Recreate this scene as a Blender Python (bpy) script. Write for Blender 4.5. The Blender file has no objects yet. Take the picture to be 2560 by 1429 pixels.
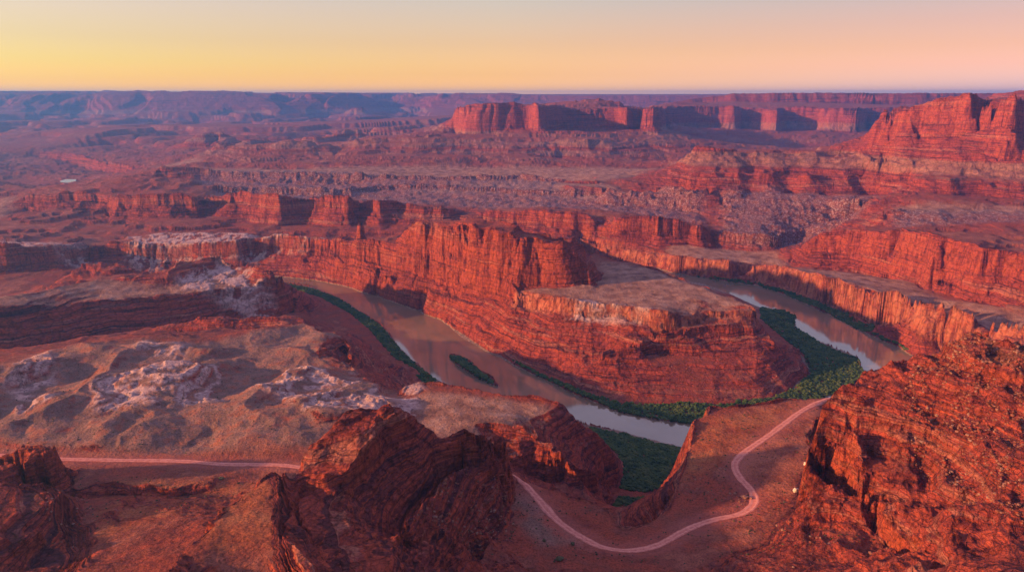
import bpy, math, random
import numpy as np
C = bpy.context.scene
F32 = np.float32
# ------------------------------------------------------------------ camera
PITCH = math.radians(15.7); FPX = 1700.0; CAM_H = 600.0
cam_d = bpy.data.cameras.new("camera"); cam = bpy.data.objects.new("camera", cam_d)
C.collection.objects.link(cam)
cam.location = (0, 0, CAM_H); cam.rotation_euler = (math.radians(90) - PITCH, 0, 0)
cam_d.sensor_width = 36.0; cam_d.lens = 36.0 * FPX / 2560.0
cam_d.clip_start = 1.0; cam_d.clip_end = 200000.0
C.camera = cam
# ------------------------------------------------------------------ sun, sky, exposure
SUN_AZ = -104.0; SUN_EL = 12.5           # azimuth clockwise from +Y (the view direction)
sd = bpy.data.lights.new("sun", 'SUN'); sd.energy = 5.0; sd.angle = math.radians(1.2)
sd.color = (1.0, 0.50, 0.18)
sun = bpy.data.objects.new("sun", sd); C.collection.objects.link(sun)
sun.rotation_euler = (math.radians(90 - SUN_EL), 0, math.radians(180 - SUN_AZ))
C.view_settings.view_transform = 'Standard'; C.view_settings.look = 'None'
C.view_settings.exposure = 0.90; C.view_settings.gamma = 1.0
C.view_settings.use_curve_mapping = False
C.cycles.use_denoising = True
C.cycles.max_bounces = 4; C.cycles.diffuse_bounces = 2; C.cycles.glossy_bounces = 2
C.cycles.volume_bounces = 1
w = bpy.data.worlds.new("World"); C.world = w; w.use_nodes = True
nt = w.node_tree; nt.nodes.clear()
def N(t, **k):
    n = nt.nodes.new(t)
    for a, b in k.items(): setattr(n, a, b)
    return n
def LK(a, b): nt.links.new(a, b)
def ramp(fac, stops, interp='LINEAR'):
    n = N('ShaderNodeValToRGB'); cr = n.color_ramp; cr.interpolation = interp
    while len(cr.elements) < len(stops): cr.elements.new(0.5)
    for e, (p, c) in zip(cr.elements, stops):
        e.position = p; e.color = (c[0], c[1], c[2], 1) if len(c) == 3 else c
    if fac is not None: LK(fac, n.inputs[0])
    return n.outputs[0]
def mth(op, a, b=None, c=None, clamp=False):
    n = N('ShaderNodeMath', operation=op, use_clamp=clamp)
    for i, v in enumerate((a, b, c)):
        if v is None: continue
        if isinstance(v, (int, float)): n.inputs[i].default_value = v
        else: LK(v, n.inputs[i])
    return n.outputs[0]
def mixc(f, a, b, mode='MIX'):
    n = N('ShaderNodeMix', data_type='RGBA', blend_type=mode)
    for i, v in ((0, f), (6, a), (7, b)):
        if isinstance(v, (int, float)): n.inputs[i].default_value = v
        elif isinstance(v, tuple): n.inputs[i].default_value = (v[0], v[1], v[2], 1)
        else: LK(v, n.inputs[i])
    return n.outputs[2]
tc = N('ShaderNodeTexCoord'); sx = N('ShaderNodeSeparateXYZ'); LK(tc.outputs['Generated'], sx.inputs[0])
el = mth('MAXIMUM', sx.outputs[2], 0.0)
hor = mth('SQRT', mth('ADD', mth('MULTIPLY', sx.outputs[0], sx.outputs[0]), mth('MULTIPLY', sx.outputs[1], sx.outputs[1])))
sa = mth('DIVIDE', sx.outputs[0], mth('MAXIMUM', hor, 0.01))
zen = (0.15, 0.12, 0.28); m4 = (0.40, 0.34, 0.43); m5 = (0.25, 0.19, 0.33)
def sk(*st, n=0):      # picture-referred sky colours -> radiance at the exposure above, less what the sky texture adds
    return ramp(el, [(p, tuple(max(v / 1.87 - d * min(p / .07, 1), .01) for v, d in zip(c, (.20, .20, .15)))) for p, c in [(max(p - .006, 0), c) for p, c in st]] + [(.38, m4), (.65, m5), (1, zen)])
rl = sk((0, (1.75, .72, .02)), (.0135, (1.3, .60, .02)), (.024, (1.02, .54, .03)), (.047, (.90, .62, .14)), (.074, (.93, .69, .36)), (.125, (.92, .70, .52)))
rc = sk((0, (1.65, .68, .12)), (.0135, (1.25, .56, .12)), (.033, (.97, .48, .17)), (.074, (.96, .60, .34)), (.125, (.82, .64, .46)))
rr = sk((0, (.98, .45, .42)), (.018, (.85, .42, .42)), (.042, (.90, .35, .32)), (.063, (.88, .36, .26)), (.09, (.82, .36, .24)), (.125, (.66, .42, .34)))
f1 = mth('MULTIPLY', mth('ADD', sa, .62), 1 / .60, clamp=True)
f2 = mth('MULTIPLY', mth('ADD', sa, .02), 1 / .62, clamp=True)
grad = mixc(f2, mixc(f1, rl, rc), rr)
back = mth('MULTIPLY', mth('ADD', sx.outputs[1], .25), 2.0, clamp=True)       # unseen half of the sky behind the viewpoint, darkened to cut ambient fill
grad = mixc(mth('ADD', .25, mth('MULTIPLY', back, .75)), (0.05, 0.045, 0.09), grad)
sky = N('ShaderNodeTexSky', sky_type='NISHITA', sun_disc=False, sun_elevation=math.radians(SUN_EL), sun_rotation=math.radians(SUN_AZ))
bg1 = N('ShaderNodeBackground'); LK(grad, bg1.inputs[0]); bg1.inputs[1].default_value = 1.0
bg2 = N('ShaderNodeBackground'); LK(sky.outputs[0], bg2.inputs[0]); bg2.inputs[1].default_value = 0.05
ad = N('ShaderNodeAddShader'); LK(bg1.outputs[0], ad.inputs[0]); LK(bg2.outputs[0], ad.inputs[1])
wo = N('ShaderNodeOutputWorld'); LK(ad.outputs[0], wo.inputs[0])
# ------------------------------------------------------------------ survey points -> plan positions
# every landform line is surveyed by bearing (x column) and two of: row y, height z, distance D
sP, cP = math.sin(PITCH), math.cos(PITCH)
def _dir(x, y):
    u = (x - 1280.0) / FPX; v = (714.5 - y) / FPX
    dy = cP + v * sP
    return u / dy, (-sP + v * cP) / dy
def yz(x, y, z):
    a, m = _dir(x, y); D = (z - CAM_H) / m
    return (a * D, D, z)
def dist(D): return 500.0 / math.tan(math.atan(500.0 / D) + math.radians(.05))   # first distance estimates, corrected for the final pitch
def yDr(x, y, D):
    a, m = _dir(x, y)
    return (a * D, D, CAM_H + m * D)
def yD(x, y, D): return yDr(x, y, dist(D))
def zD(x, z, D):
    D = dist(D)
    m = (z - CAM_H) / D; v = (m * cP + sP) / (cP - m * sP)
    a = (x - 1280.0) / FPX / (cP + v * sP)
    return (a * D, D, z)
LINES = []
def L(*pts, closed=False):
    p = list(pts)
    if closed: p.append(p[0])
    LINES.append(p); return p
def Lyz(z, *xy): return L(*[yz(q[0], q[1], q[2] if len(q) > 2 else z) for q in xy])
def LyD(D, *xy): return L(*[yD(q[0], q[1], q[2] if len(q) > 2 else D) for q in xy])
def LzD(*q): return L(*[zD(*a) for a in q])
def cliff(zb, sb, *pts, tal=0):
    """pts (x, row of rim, row of base[, zbase]); the rim stands sb metres behind the base"""
    lo, hi = [], []
    for q in pts:
        b = yz(q[0], q[2], q[3] if len(q) > 3 else zb)
        lo.append(b); hi.append(yDr(q[0], q[1], b[1] + sb))
    L(*lo); L(*hi)
    if tal: L(*[(h[0] * (1 - 13 / h[1]), h[1] - 13, l[2] + tal * (h[2] - l[2])) for l, h in zip(lo, hi)])
    return lo, hi
def moved(line, dx=0, dy=0, z=None, dz=0):
    return [(p[0] + dx, p[1] + dy, (p[2] + dz) if z is None else z) for p in line]
def knoll(x, y, D, wt, wf, zf, wd=1.0, n=14):
    c = yD(x, y, D)
    t = [(c[0] + wt * math.cos(a), c[1] + wt * wd * math.sin(a), c[2]) for a in np.linspace(0, 2 * math.pi, n)]
    f = [(c[0] + wf * math.cos(a), c[1] + wf * wd * math.sin(a), zf) for a in np.linspace(0, 2 * math.pi, n)]
    L(*t); L(*f); return f
# --- far country
hz = [(-1200, 240), (-300, 238), (0, 236), (120, 236), (150, 232), (190, 229), (270, 228), (300, 232), (450, 235), (530, 237), (560, 235), (600, 240),
      (780, 242), (900, 242), (1060, 240), (1150, 236), (1400, 235), (2600, 234.5), (3700, 234)]
hzD = lambda a: float(np.interp(a, (780, 1040), (13500, 17500)))
LyD(0, *[(a, b, hzD(a)) for a, b in hz]); LyD(0, *[(a, b + 1, hzD(a) + 4500) for a, b in hz])
LzD(*[(x, 215, 12300) for x in range(-1200, 1000, 100)])
LzD(*[(x, 150, 10300) for x in range(-1100, 800, 100)])
LzD(*[(x, 140, 8000) for x in range(-1100, 900, 100)])
LzD(*[(x, 130, 6300) for x in range(-1100, 500, 100)])
# far plateau behind the mesa
LyD(0, (1066, 249, 15200), (1074, 247, 14800), (1110, 246, 14400), (1180, 242, 14400), (1300, 240, 14000), (1480, 239, 13500), (1650, 238, 13300), (1830, 238, 13000), (2560, 237, 13000), (3700, 236, 13000))
LyD(0, (1040, 262, 15000), (1078, 264, 14200), (1180, 268, 13700), (1300, 268, 13500), (1480, 268, 13000), (1650, 268, 12900), (2560, 268, 12600), (3700, 268, 12600))
LyD(0, (960, 289, 14500), (1010, 297, 13200), (1140, 302, 12300), (1400, 302, 12000), (1900, 302, 11500), (3700, 302, 11500))
LyD(0, (1075, 247, 15500), (1200, 242, 16500), (1600, 239, 16500), (3700, 234, 16500))
knoll(892, 277, 12500, 90, 700, 165, .7)
# right plateau wall
LyD(0, (1640, 264, 8300), (1700, 252, 8340), (1760, 243, 8330), (1810, 240, 8200), (1828, 234, 8180), (1900, 232, 8130), (2000, 231, 8130), (2120, 230, 8080), (2220, 232, 8030), (3700, 232, 8010))
LyD(0, (1680, 263, 8220), (1760, 257, 8250), (1830, 254, 8100), (1900, 255, 8050), (2000, 256, 8050), (2120, 258, 8000), (2220, 262, 7950), (3700, 262, 7950))
r = LyD(0, (1635, 268, 6700), (1720, 266, 6850), (1790, 266, 6950), (1840, 267, 6850), (1852, 268, 7080), (1915, 272, 6950), (1945, 273, 6750), (1957, 270, 7020), (2040, 269, 6980), (2065, 269, 6820), (2150, 269, 6650), (2162, 270, 7150), (2260, 268, 7150), (3700, 268, 7300))
LyD(0, (1628, 322, 6600), (1720, 320, 6750), (1790, 322, 6850), (1840, 324, 6750), (1855, 322, 6980), (1915, 325, 6850), (1945, 328, 6650), (1962, 322, 6920), (2040, 322, 6880), (2065, 324, 6720), (2150, 328, 6550), (2166, 322, 7050), (2260, 322, 7050), (3700, 318, 7200))
LyD(0, (1600, 372, 5900), (1700, 368, 5900), (1800, 370, 5700), (1900, 371, 5600), (2050, 372, 5500), (2200, 372, 5500), (3700, 372, 5600))
LyD(0, (1800, 240, 9800), (3700, 234, 9800)); LzD((1500, 180, 10800), (3700, 180, 10800))
# flat-topped mesa
mesa_rim = LyD(0, (1139, 268, 5600), (1180, 266, 5250), (1250, 264, 5230), (1325, 263, 5250), (1354, 262, 5020), (1366, 264, 5300), (1420, 268, 5400), (1540, 266, 5420), (1562, 266, 5250), (1575, 266, 5400), (1600, 265, 5300), (1628, 265, 5200), (1642, 267, 5700), (1655, 268, 6500))
LyD(0, (1134, 334, 5560), (1170, 338, 5170), (1250, 332, 5160), (1325, 328, 5170), (1356, 326, 4950), (1376, 326, 5220), (1420, 326, 5330), (1540, 322, 5350), (1562, 322, 5180), (1580, 320, 5320), (1600, 320, 5230), (1634, 320, 5120), (1654, 322, 5650), (1662, 322, 6400))
LyD(0, (1141, 268, 6000), (1250, 264, 6300), (1400, 264, 6500), (1600, 265, 6900)); LyD(0, (1120, 300, 6300), (1250, 300, 6900), (1500, 300, 7500))
LyD(5500, (1200, 258), (1215, 256), (1255, 261)); LyD(0, (1440, 252, 6000), (1500, 250, 6000), (1560, 256, 5900)); LyD(0, (1660, 262, 7300), (1700, 256, 7300), (1760, 256, 7500))
# ledge below the mesa and its left-hand ridge
LyD(0, (540, 362, 4700), (600, 360, 4650), (720, 363, 4600), (840, 352, 4700), (930, 345, 4800), (1000, 340, 4850), (1100, 343, 4800), (1180, 349, 4700), (1300, 346, 4700), (1400, 345, 4650), (1480, 347, 4600), (1540, 354, 4750), (1640, 376, 4700), (1690, 392, 4500))
LyD(0, (520, 392, 4500), (600, 388, 4400), (700, 390, 4350), (760, 386, 4480), (860, 386, 4350), (960, 384, 4450), (1040, 382, 4300), (1100, 386, 4480), (1220, 386, 4400), (1330, 388, 4350), (1400, 388, 4480), (1500, 390, 4350), (1600, 398, 4400))
Lyz(200, (430, 420), (520, 414), (620, 419), (700, 424), (850, 426), (1000, 422), (1250, 418), (1400, 421), (1550, 418), (1690, 424))
LyD(0, (520, 372, 5200), (700, 352, 5600), (900, 345, 5800), (1120, 352, 6000))
LzD((380, 150, 5200), (560, 150, 6000), (800, 155, 6800), (1100, 160, 7600))
knoll(640, 336, 5600, 75, 330, 215, .8); knoll(880, 331, 6100, 60, 220, 235, .8); knoll(530, 348, 6000, 110, 260, 175, .7)
# pale flat, its rim and the ledges under it
r5 = Lyz(200, (400, 428), (500, 426), (600, 430), (850, 434), (1000, 438), (1150, 440), (1300, 440), (1450, 449), (1500, 452))
Lyz(152, (400, 452), (500, 455), (700, 460), (860, 461), (1000, 458), (1200, 459), (1400, 462), (1480, 466))
L(*[(p[0], p[1] - 9, 184) for p in r5])
r7 = Lyz(166, (540, 468), (860, 470), (1000, 461), (1070, 463), (1200, 469), (1350, 477), (1500, 483), (1600, 487), (1700, 489), (1790, 497), (1830, 510, 176))
L(*[(p[0], p[1] - 9, p[2] - 15) for p in r7])
Lyz(132, (540, 486), (860, 492), (1000, 492), (1100, 494), (1200, 502), (1350, 506), (1500, 512), (1600, 520), (1700, 525), (1760, 535), (1810, 548, 140))
# canyon cliffs left of centre
nlo, nhi = cliff(95, 75, (68, 496, 524), (84, 490, 527), (140, 480, 530), (200, 484, 531), (268, 487, 532), (285, 484, 545), (370, 485, 545), (490, 487, 547), (505, 492, 536), (560, 488, 540), (640, 484, 548), (700, 486, 556), (760, 490, 552), (870, 492, 562), (890, 500, 552), (950, 505, 560), (990, 508, 556), (1060, 515, 560), (1110, 515, 560), (1150, 530, 556), tal=.5)
LzD((20, 95, 3900), (60, 100, 3500), (72, 150, 3330), (140, 172, 3380), (400, 178, 3480), (760, 170, 3350))
Lyz(72, (-300, 600), (0, 596), (100, 590), (300, 586), (600, 577), (880, 590), (1000, 588))
Lyz(85, (-300, 540), (0, 545), (60, 548))
LzD(*[(x, 100, 4100) for x in range(-1100, 60, 100)]); LzD(*[(x, 80, 3400) for x in range(-1100, 20, 100)]); LzD(*[(x, 75, 2900) for x in range(-1100, 20, 100)])
LyD(0, (110, 378, 6200), (180, 384, 5900), (250, 402, 5400), (310, 415, 5000), (334, 421, 4800)); LyD(0, (105, 392, 6100), (178, 408, 5800), (248, 428, 5300), (308, 437, 4900), (340, 440, 4700))
Lyz(55, (-200, 470), (60, 458), (150, 446), (215, 447), (245, 455), (160, 466), (60, 480))
# middle red cliffs
mlo, mhi = cliff(70, 45, (1200, 532, 560, 90), (1260, 530, 570, 85), (1330, 528, 580, 80), (1400, 530, 590, 75), (1470, 545, 596, 70), (1500, 572, 600, 66), (1545, 550, 604), (1600, 541, 606), (1640, 545, 612), (1700, 547, 612), (1730, 562, 612), (1760, 562, 618), (1800, 576, 620, 62), (1870, 586, 628, 60), (1936, 592, 632, 58), (1952, 590, 618, 58), (2010, 580, 612, 60), tal=.35)
Lyz(128, (1810, 548), (1850, 556), (1900, 560), (1950, 566, 118), (2020, 566, 112), (2080, 561, 116), (2150, 552, 125), (2200, 545, 150))
# long strata ridge on the right
LyD(0, (1600, 440, 3350), (1650, 428, 3450), (1690, 418, 3420), (1740, 380, 3380), (1752, 371, 3330), (1800, 369, 3280), (1850, 372, 3350), (1900, 374, 3260), (1960, 375, 3340), (2020, 376, 3260), (2090, 378, 3320), (2160, 379, 3250), (2220, 380, 3150))
LyD(0, (1650, 436, 3262), (1700, 425, 3210), (1740, 424, 3075), (1800, 424, 3134), (1850, 424, 3036), (1880, 424, 3137), (1930, 426, 3041), (1980, 428, 3133), (2020, 430, 2984), (2060, 430, 3091), (2125, 432, 2973), (2180, 430, 3086), (2220, 440, 2883), (2270, 440, 2849), (2300, 452, 2665), (2340, 446, 2720), (2370, 456, 2584), (2410, 448, 2687), (2450, 458, 2584), (2490, 452, 2634), (2560, 462, 2516), (2900, 470, 2531))
LyD(0, (1640, 460, 3079), (1690, 468, 2972), (1730, 478, 2907), (1800, 474, 2975), (1850, 478, 2891), (1880, 474, 2992), (1930, 480, 2890), (1980, 478, 2987), (2020, 486, 2829), (2065, 482, 2943), (2125, 492, 2808), (2185, 482, 2937), (2225, 492, 2684), (2272, 488, 2699), (2300, 502, 2499), (2345, 492, 2569), (2370, 504, 2418), (2415, 492, 2532), (2450, 506, 2424), (2495, 496, 2488), (2560, 510, 2371), (2900, 520, 2392))
Lyz(190, (1420, 460), (1560, 476), (1700, 484), (1790, 489), (1850, 488), (1940, 494), (2050, 498), (2150, 503, 200), (2200, 506, 218), (2300, 512, 226), (2430, 518, 226), (2600, 522, 226))
Lyz(196, (1470, 446), (1560, 434), (1620, 446)); LyD(0, (1800, 372, 3900), (2000, 376, 4000), (2200, 376, 4200)); LzD((1650, 190, 4300), (1900, 190, 4600), (2150, 200, 5000))
# bench in front of it, then the red wall
Lyz(222, (2210, 526), (2300, 524), (2400, 522), (2560, 526), (2800, 532))
f9lo, f9hi = cliff(70, 70, (1985, 655, 664, 56), (2000, 638, 665, 58), (2020, 615, 667, 60), (2060, 592, 668, 62), (2110, 577, 672, 64), (2170, 576, 680, 68), (2250, 580, 694, 76), (2300, 586, 712, 80), (2350, 597, 730, 86), (2420, 610, 742, 92), (2500, 626, 755, 99), (2560, 640, 765, 104), (2700, 670, 800, 110), (3000, 720, 860, 120), tal=.45)
Lyz(180, (2110, 562, 150), (2180, 550, 175), (2250, 548, 205), (2400, 552, 210), (2560, 562, 214), (2900, 600, 220))
# right butte
butte_rim = LyD(0, (2214, 279, 3330), (2228, 276, 3120), (2262, 273, 3060), (2300, 262, 3040), (2340, 256, 2990), (2380, 251, 2970), (2425, 248, 2900), (2440, 247, 2980), (2470, 250, 2880), (2533, 251, 2760), (2545, 252, 3000), (2600, 250, 3300), (2800, 250, 3200))
LyD(0, (2206, 350, 3300), (2224, 350, 3070), (2262, 350, 3010), (2300, 347, 2990), (2340, 352, 2940), (2380, 350, 2920), (2428, 348, 2850), (2442, 346, 2930), (2475, 350, 2830), (2538, 352, 2710), (2556, 370, 2950), (2610, 380, 3250), (2800, 380, 3150))
LyD(0, (2150, 382, 3180), (2200, 392, 3000), (2280, 398, 2870), (2400, 400, 2790), (2500, 400, 2700), (2560, 404, 2660), (2900, 410, 2700))
LyD(0, (2480, 330, 2780), (2530, 330, 2700)); LyD(0, (2222, 278, 3900), (2400, 250, 4000), (2700, 250, 4200)); LzD((2190, 330, 3700), (2215, 330, 4400), (2500, 330, 5000), (3700, 330, 5000))
LyD(0, (2462, 238, 4700), (2480, 232, 4600), (2500, 226, 4500), (2560, 221, 4400), (3000, 215, 4300)); LyD(0, (2500, 240, 4450), (2560, 240, 4300), (3000, 240, 4200))
# inner canyon wall of the far bank, right arm
ilo, ihi = cliff(8, 22, (1440, 606, 628, 20), (1480, 611, 632, 15), (1512, 620, 645), (1580, 626, 655), (1640, 634, 665), (1700, 640, 680), (1750, 646, 688), (1822, 652, 697), (1830, 655, 690), (1882, 656, 690), (1888, 660, 704), (1960, 673, 722), (2060, 691, 757), (2150, 708, 795), (2250, 732, 835), (2340, 758, 880), (2420, 780, 905), (2560, 808, 960), (2800, 850, 1040), (3300, 900, 1150))
# left far bench
klo, khi = cliff(36, 30, (-300, 640, 700, 25), (0, 626, 690, 25), (100, 614, 676, 28), (150, 616, 672, 30), (230, 620, 652), (240, 612, 650), (320, 610, 654), (420, 612, 656), (500, 607, 656), (600, 602, 656), (626, 600, 650), (640, 596, 648), (700, 592, 648, 45), (750, 595, 646, 52), (800, 600, 652, 56), (850, 604, 662, 58), (880, 607, 668, 60), (950, 614, 684, 66), (1010, 622, 697, 70), (1050, 636, 706, 74), (1100, 655, 714, 80), (1150, 672, 727, 85), (1200, 692, 738, 90), (1250, 710, 750, 94), (1286, 722, 762, 96), (1296, 724, 764, 96), (1350, 735, 776, 96), (1400, 745, 790, 96), (1450, 753, 798, 96), (1500, 761, 804, 96), (1550, 766, 812, 96), (1600, 771, 820, 96), (1660, 776, 832, 94), (1700, 779, 820, 96), (1760, 781, 812, 96), (1850, 781, 816, 94), (1885, 782, 818, 92), (1893, 768, 802, 92), tal=.22)
Lyz(105, (320, 590), (430, 582), (520, 580), (620, 581), (632, 592)); Lyz(100, (-300, 606), (0, 606), (120, 603), (230, 608)); Lyz(78, (320, 578), (620, 572), (645, 584), (700, 582), (800, 590), (870, 596))
Lyz(18, (-300, 745), (0, 734), (100, 730), (200, 716), (300, 705), (450, 695))
# gooseneck bench back edge
bk = Lyz(130, (1893, 766), (1850, 750), (1780, 722), (1720, 700), (1680, 684), (1620, 664), (1560, 652), (1510, 640), (1486, 632))
L(*[(p[0] * 1.02, p[1] + 50, 8) for p in bk])
Lyz(131, (1486, 713), (1400, 717), (1310, 717)); Lyz(131, (1600, 720), (1750, 750), (1700, 730), (1560, 690)); Lyz(92, (940, 592), (1000, 590))
# fin of rock standing on the gooseneck
_kx = [q[0] / q[1] for q in klo]
fin = [(1004, 596, 100), (1012, 578, 88), (1030, 557, 76), (1056, 560, 62), (1080, 552, 74), (1112, 561, 60), (1150, 556, 72), (1176, 566, 58), (1200, 561, 70), (1235, 559, 66), (1248, 568, 62), (1266, 578, 80), (1284, 588, 90), (1296, 594, 1716), (1318, 590, 1708), (1350, 594, 1704), (1362, 598, 1716), (1392, 600, 1706), (1402, 612, 1714), (1428, 618, 1704), (1444, 632, 1698), (1450, 655, 1706), (1470, 652, 1694), (1480, 660, 1690)]
fr = []
for fx, fy, fd in fin:
    fdd = fd
    if fd < 500: fd += float(np.interp(_dir(fx, 700)[0], _kx, [q[1] for q in klo]))
    fr.append(yDr(fx, fy, fd))
L(*fr)
fb = [(p[0] + 45, p[1] + 80, p[2] - 10) for p in fr[2:12] + fr[14:20]]; L(*fb)
L(*[(p[0] + 65, p[1] + 115, 128) for p in fr[1:12] + fr[14:22]]); L(fr[-1], (fr[-1][0] + 10, fr[-1][1] + 60, fr[-1][2] - 10))
L((fr[-1][0] + 14, fr[-1][1] - 18, 131), (fr[-1][0] + 22, fr[-1][1] + 20, 131), (fr[-1][0] + 30, fr[-1][1] + 80, 131))
Lyz(136, (1300, 706), (1340, 707), (1400, 710), (1444, 712), (1482, 714))
L(*[yDr(a_, b_, d_) for a_, b_, d_ in ((1310, 650, 1700), (1350, 650, 1692), (1400, 655, 1690), (1440, 672, 1684), (1470, 684, 1678))])
spire_f = knoll(903, 562, 2260, 12, 24, 118, 1.3)
# second ledge and foot of the gooseneck nose
LzD
Lyz(74, (1500, 868), (1600, 858), (1680, 842), (1760, 842), (1850, 838), (1915, 836), (1942, 852)); Lyz(48, (1500, 892), (1600, 886), (1700, 886), (1800, 896), (1880, 900), (1942, 888), (1960, 872))
# river
shore_far_l = [(250, 686), (560, 684), (640, 688), (760, 696), (850, 712), (920, 735), (1000, 760), (1100, 800), (1150, 840), (1200, 870), (1270, 905), (1350, 945), (1450, 990), (1550, 1030), (1650, 1050), (1740, 1062), (1830, 1050), (1930, 1030), (2030, 1010), (2110, 975), (2165, 938), (2140, 890), (2060, 860), (1990, 822), (1984, 800), (1994, 792), (1960, 775), (1900, 768), (1870, 755), (1810, 728), (1750, 707), (1700, 700), (1600, 682), (1500, 662)]
shore_near = [(1500, 650), (1600, 664), (1700, 684), (1790, 700), (1890, 713), (1950, 733), (2050, 776), (2130, 816), (2200, 850), (2260, 876), (2300, 900), (2330, 960), (2300, 1010), (2200, 1050), (2050, 1080), (1900, 1105), (1800, 1118), (1735, 1124), (1690, 1114), (1620, 1096), (1560, 1080), (1480, 1064), (1420, 1052), (1350, 1040), (1250, 1022), (1150, 990), (1100, 955), (1040, 912), (1000, 870), (975, 835), (950, 810), (900, 778), (850, 745), (780, 718), (700, 706), (560, 706), (250, 706)]
river_poly = [yz(a, b, 0) for a, b in shore_far_l + shore_near]
L(*[(p[0], p[1], 1.2) for p in river_poly], closed=True)
Lyz(7, (1280, 893), (1360, 925), (1450, 965), (1600, 1003), (1750, 1018), (1900, 1003), (1975, 975), (2035, 925), (2012, 888), (1962, 848), (1915, 806), (1905, 796))
isl = [(1120, 888), (1150, 888), (1190, 918), (1235, 950), (1250, 966), (1238, 966), (1190, 945), (1140, 912)]
island_poly = [yz(a, b, 0) for a, b in isl]
# left middle bench A
alo, ahi = cliff(30, 70, (-300, 770, 880, 60), (0, 762, 880, 60), (100, 762, 868, 54), (200, 760, 855, 48), (330, 748, 842, 42), (450, 738, 830, 38), (560, 726, 818, 34), (640, 716, 806, 30), (690, 712, 798, 26), (712, 716, 792, 24), (728, 760, 788, 20))
Lyz(140, (-300, 740, 150), (0, 738, 150), (90, 728, 147), (170, 713, 143), (250, 698, 140), (330, 705, 132), (420, 699, 130), (450, 676, 136), (500, 664, 136), (560, 661, 134), (600, 672, 130), (650, 690, 120), (690, 702, 112))
L(*[(p[0] * 1.06, p[1] + 90, 25) for p in [yz(-300, 740, 150), yz(0, 738, 150), yz(170, 713, 143), yz(330, 705, 132), yz(450, 676, 136), yz(560, 661, 134), yz(650, 690, 120), yz(700, 702, 100)]])
LyD(0, (676, 702, 1795), (682, 694, 1800), (692, 691, 1795), (697, 696, 1785)); knoll(558, 648, 1960, 8, 16, 122)
LyD(0, (200, 668, 1950), (245, 660, 1960), (290, 658, 1965), (330, 668, 1955), (372, 692, 1935)); L(*[yz(a, b, 92) for a, b in ((182, 708), (300, 716), (392, 716))])
# flats between bench B and the left arm
Lyz(14, (760, 782), (800, 790), (880, 830), (960, 880), (1020, 935)); Lyz(32, (780, 822), (860, 850), (920, 890), (1000, 935), (1040, 962)); Lyz(62, (885, 862), (940, 900), (1000, 945))
# near left bench B
Lyz(150, (-300, 930, 155), (0, 905, 152), (100, 890, 150), (190, 862, 150), (300, 846, 146), (380, 836, 142), (430, 836, 138), (480, 862, 132), (540, 842, 130), (620, 830, 128), (700, 820, 126), (762, 807, 122), (782, 822, 122), (800, 834, 122), (860, 842, 118), (882, 862, 118), (876, 900, 122), (890, 945, 126), (950, 968, 128), (1000, 985, 132))
LyD(0, (370, 828, 1470), (420, 812, 1490), (480, 800, 1500), (500, 796, 1500), (560, 801, 1500), (640, 791, 1510), (690, 786, 1510), (722, 800, 1500)); L(*[(p[0], p[1] - 26, 84) for p in [yD(400, 818, 1490), yD(560, 801, 1500), yD(700, 788, 1510)]])
Lyz(95, (870, 872), (866, 905), (884, 950)); 
Lyz(150, (0, 1000, 158), (200, 980, 150), (400, 990, 152), (600, 1010, 150), (800, 1040, 148)); Lyz(150, (0, 1080, 152), (300, 1080, 150), (600, 1090, 150), (760, 1100, 150))
Lyz(128, (560, 880), (700, 880), (820, 880)); Lyz(140, (100, 920), (300, 900), (450, 900))
# road and benches
road_l = [(-260, 1128), (-100, 1134), (0, 1137), (50, 1145), (150, 1147), (300, 1150), (450, 1152), (560, 1160), (700, 1162), (760, 1170)]
road_r = [(1270, 1180), (1296, 1192), (1340, 1240), (1400, 1306), (1480, 1357), (1520, 1371), (1560, 1376), (1600, 1374), (1650, 1360), (1720, 1322), (1780, 1300), (1850, 1285), (1878, 1268), (1886, 1250), (1878, 1225), (1850, 1194), (1838, 1170), (1842, 1150), (1865, 1128), (1920, 1090), (1960, 1060), (2000, 1030), (2040, 1008), (2085, 992), (2130, 985)]
Lyz(148, *road_l); Lyz(171, *road_r)
LzD(*[(x, 150, 700) for x in range(-400, 700, 100)])
# near hill C
Lyz(140, (1008, 985, 134), (1012, 970, 136), (1050, 958), (1150, 967), (1250, 988), (1330, 994), (1380, 1000), (1404, 1012, 138))
L(*[(p[0] + 20, p[1] + 110, 4) for p in [yz(1030, 962, 140), yz(1150, 967, 140), yz(1250, 988, 140), yz(1380, 1000, 140)]])
Lyz(146, (1080, 1040), (1200, 1060), (1300, 1060)); Lyz(140, (1150, 1110), (1250, 1104), (1340, 1100), (1400, 1135, 132), (1440, 1175, 122))
Lyz(137, (1395, 1016), (1326, 1042), (1322, 1062), (1350, 1100), (1400, 1133))
Lyz(132, (1404, 1012), (1450, 1052, 118), (1492, 1090, 95), (1520, 1125, 66), (1544, 1168, 28))
Lyz(100, (1240, 1160, 140), (1300, 1180, 112), (1400, 1215, 90), (1470, 1235, 66), (1520, 1235, 36))
Lyz(118, (1250, 1132), (1340, 1130), (1430, 1160, 108), (1485, 1180, 88))
Lyz(6, (1466, 1070, 3), (1505, 1100, 4), (1545, 1140, 8), (1560, 1175, 12), (1548, 1215, 18), (1520, 1262, 30), (1548, 1296, 38), (1580, 1316, 42))
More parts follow.
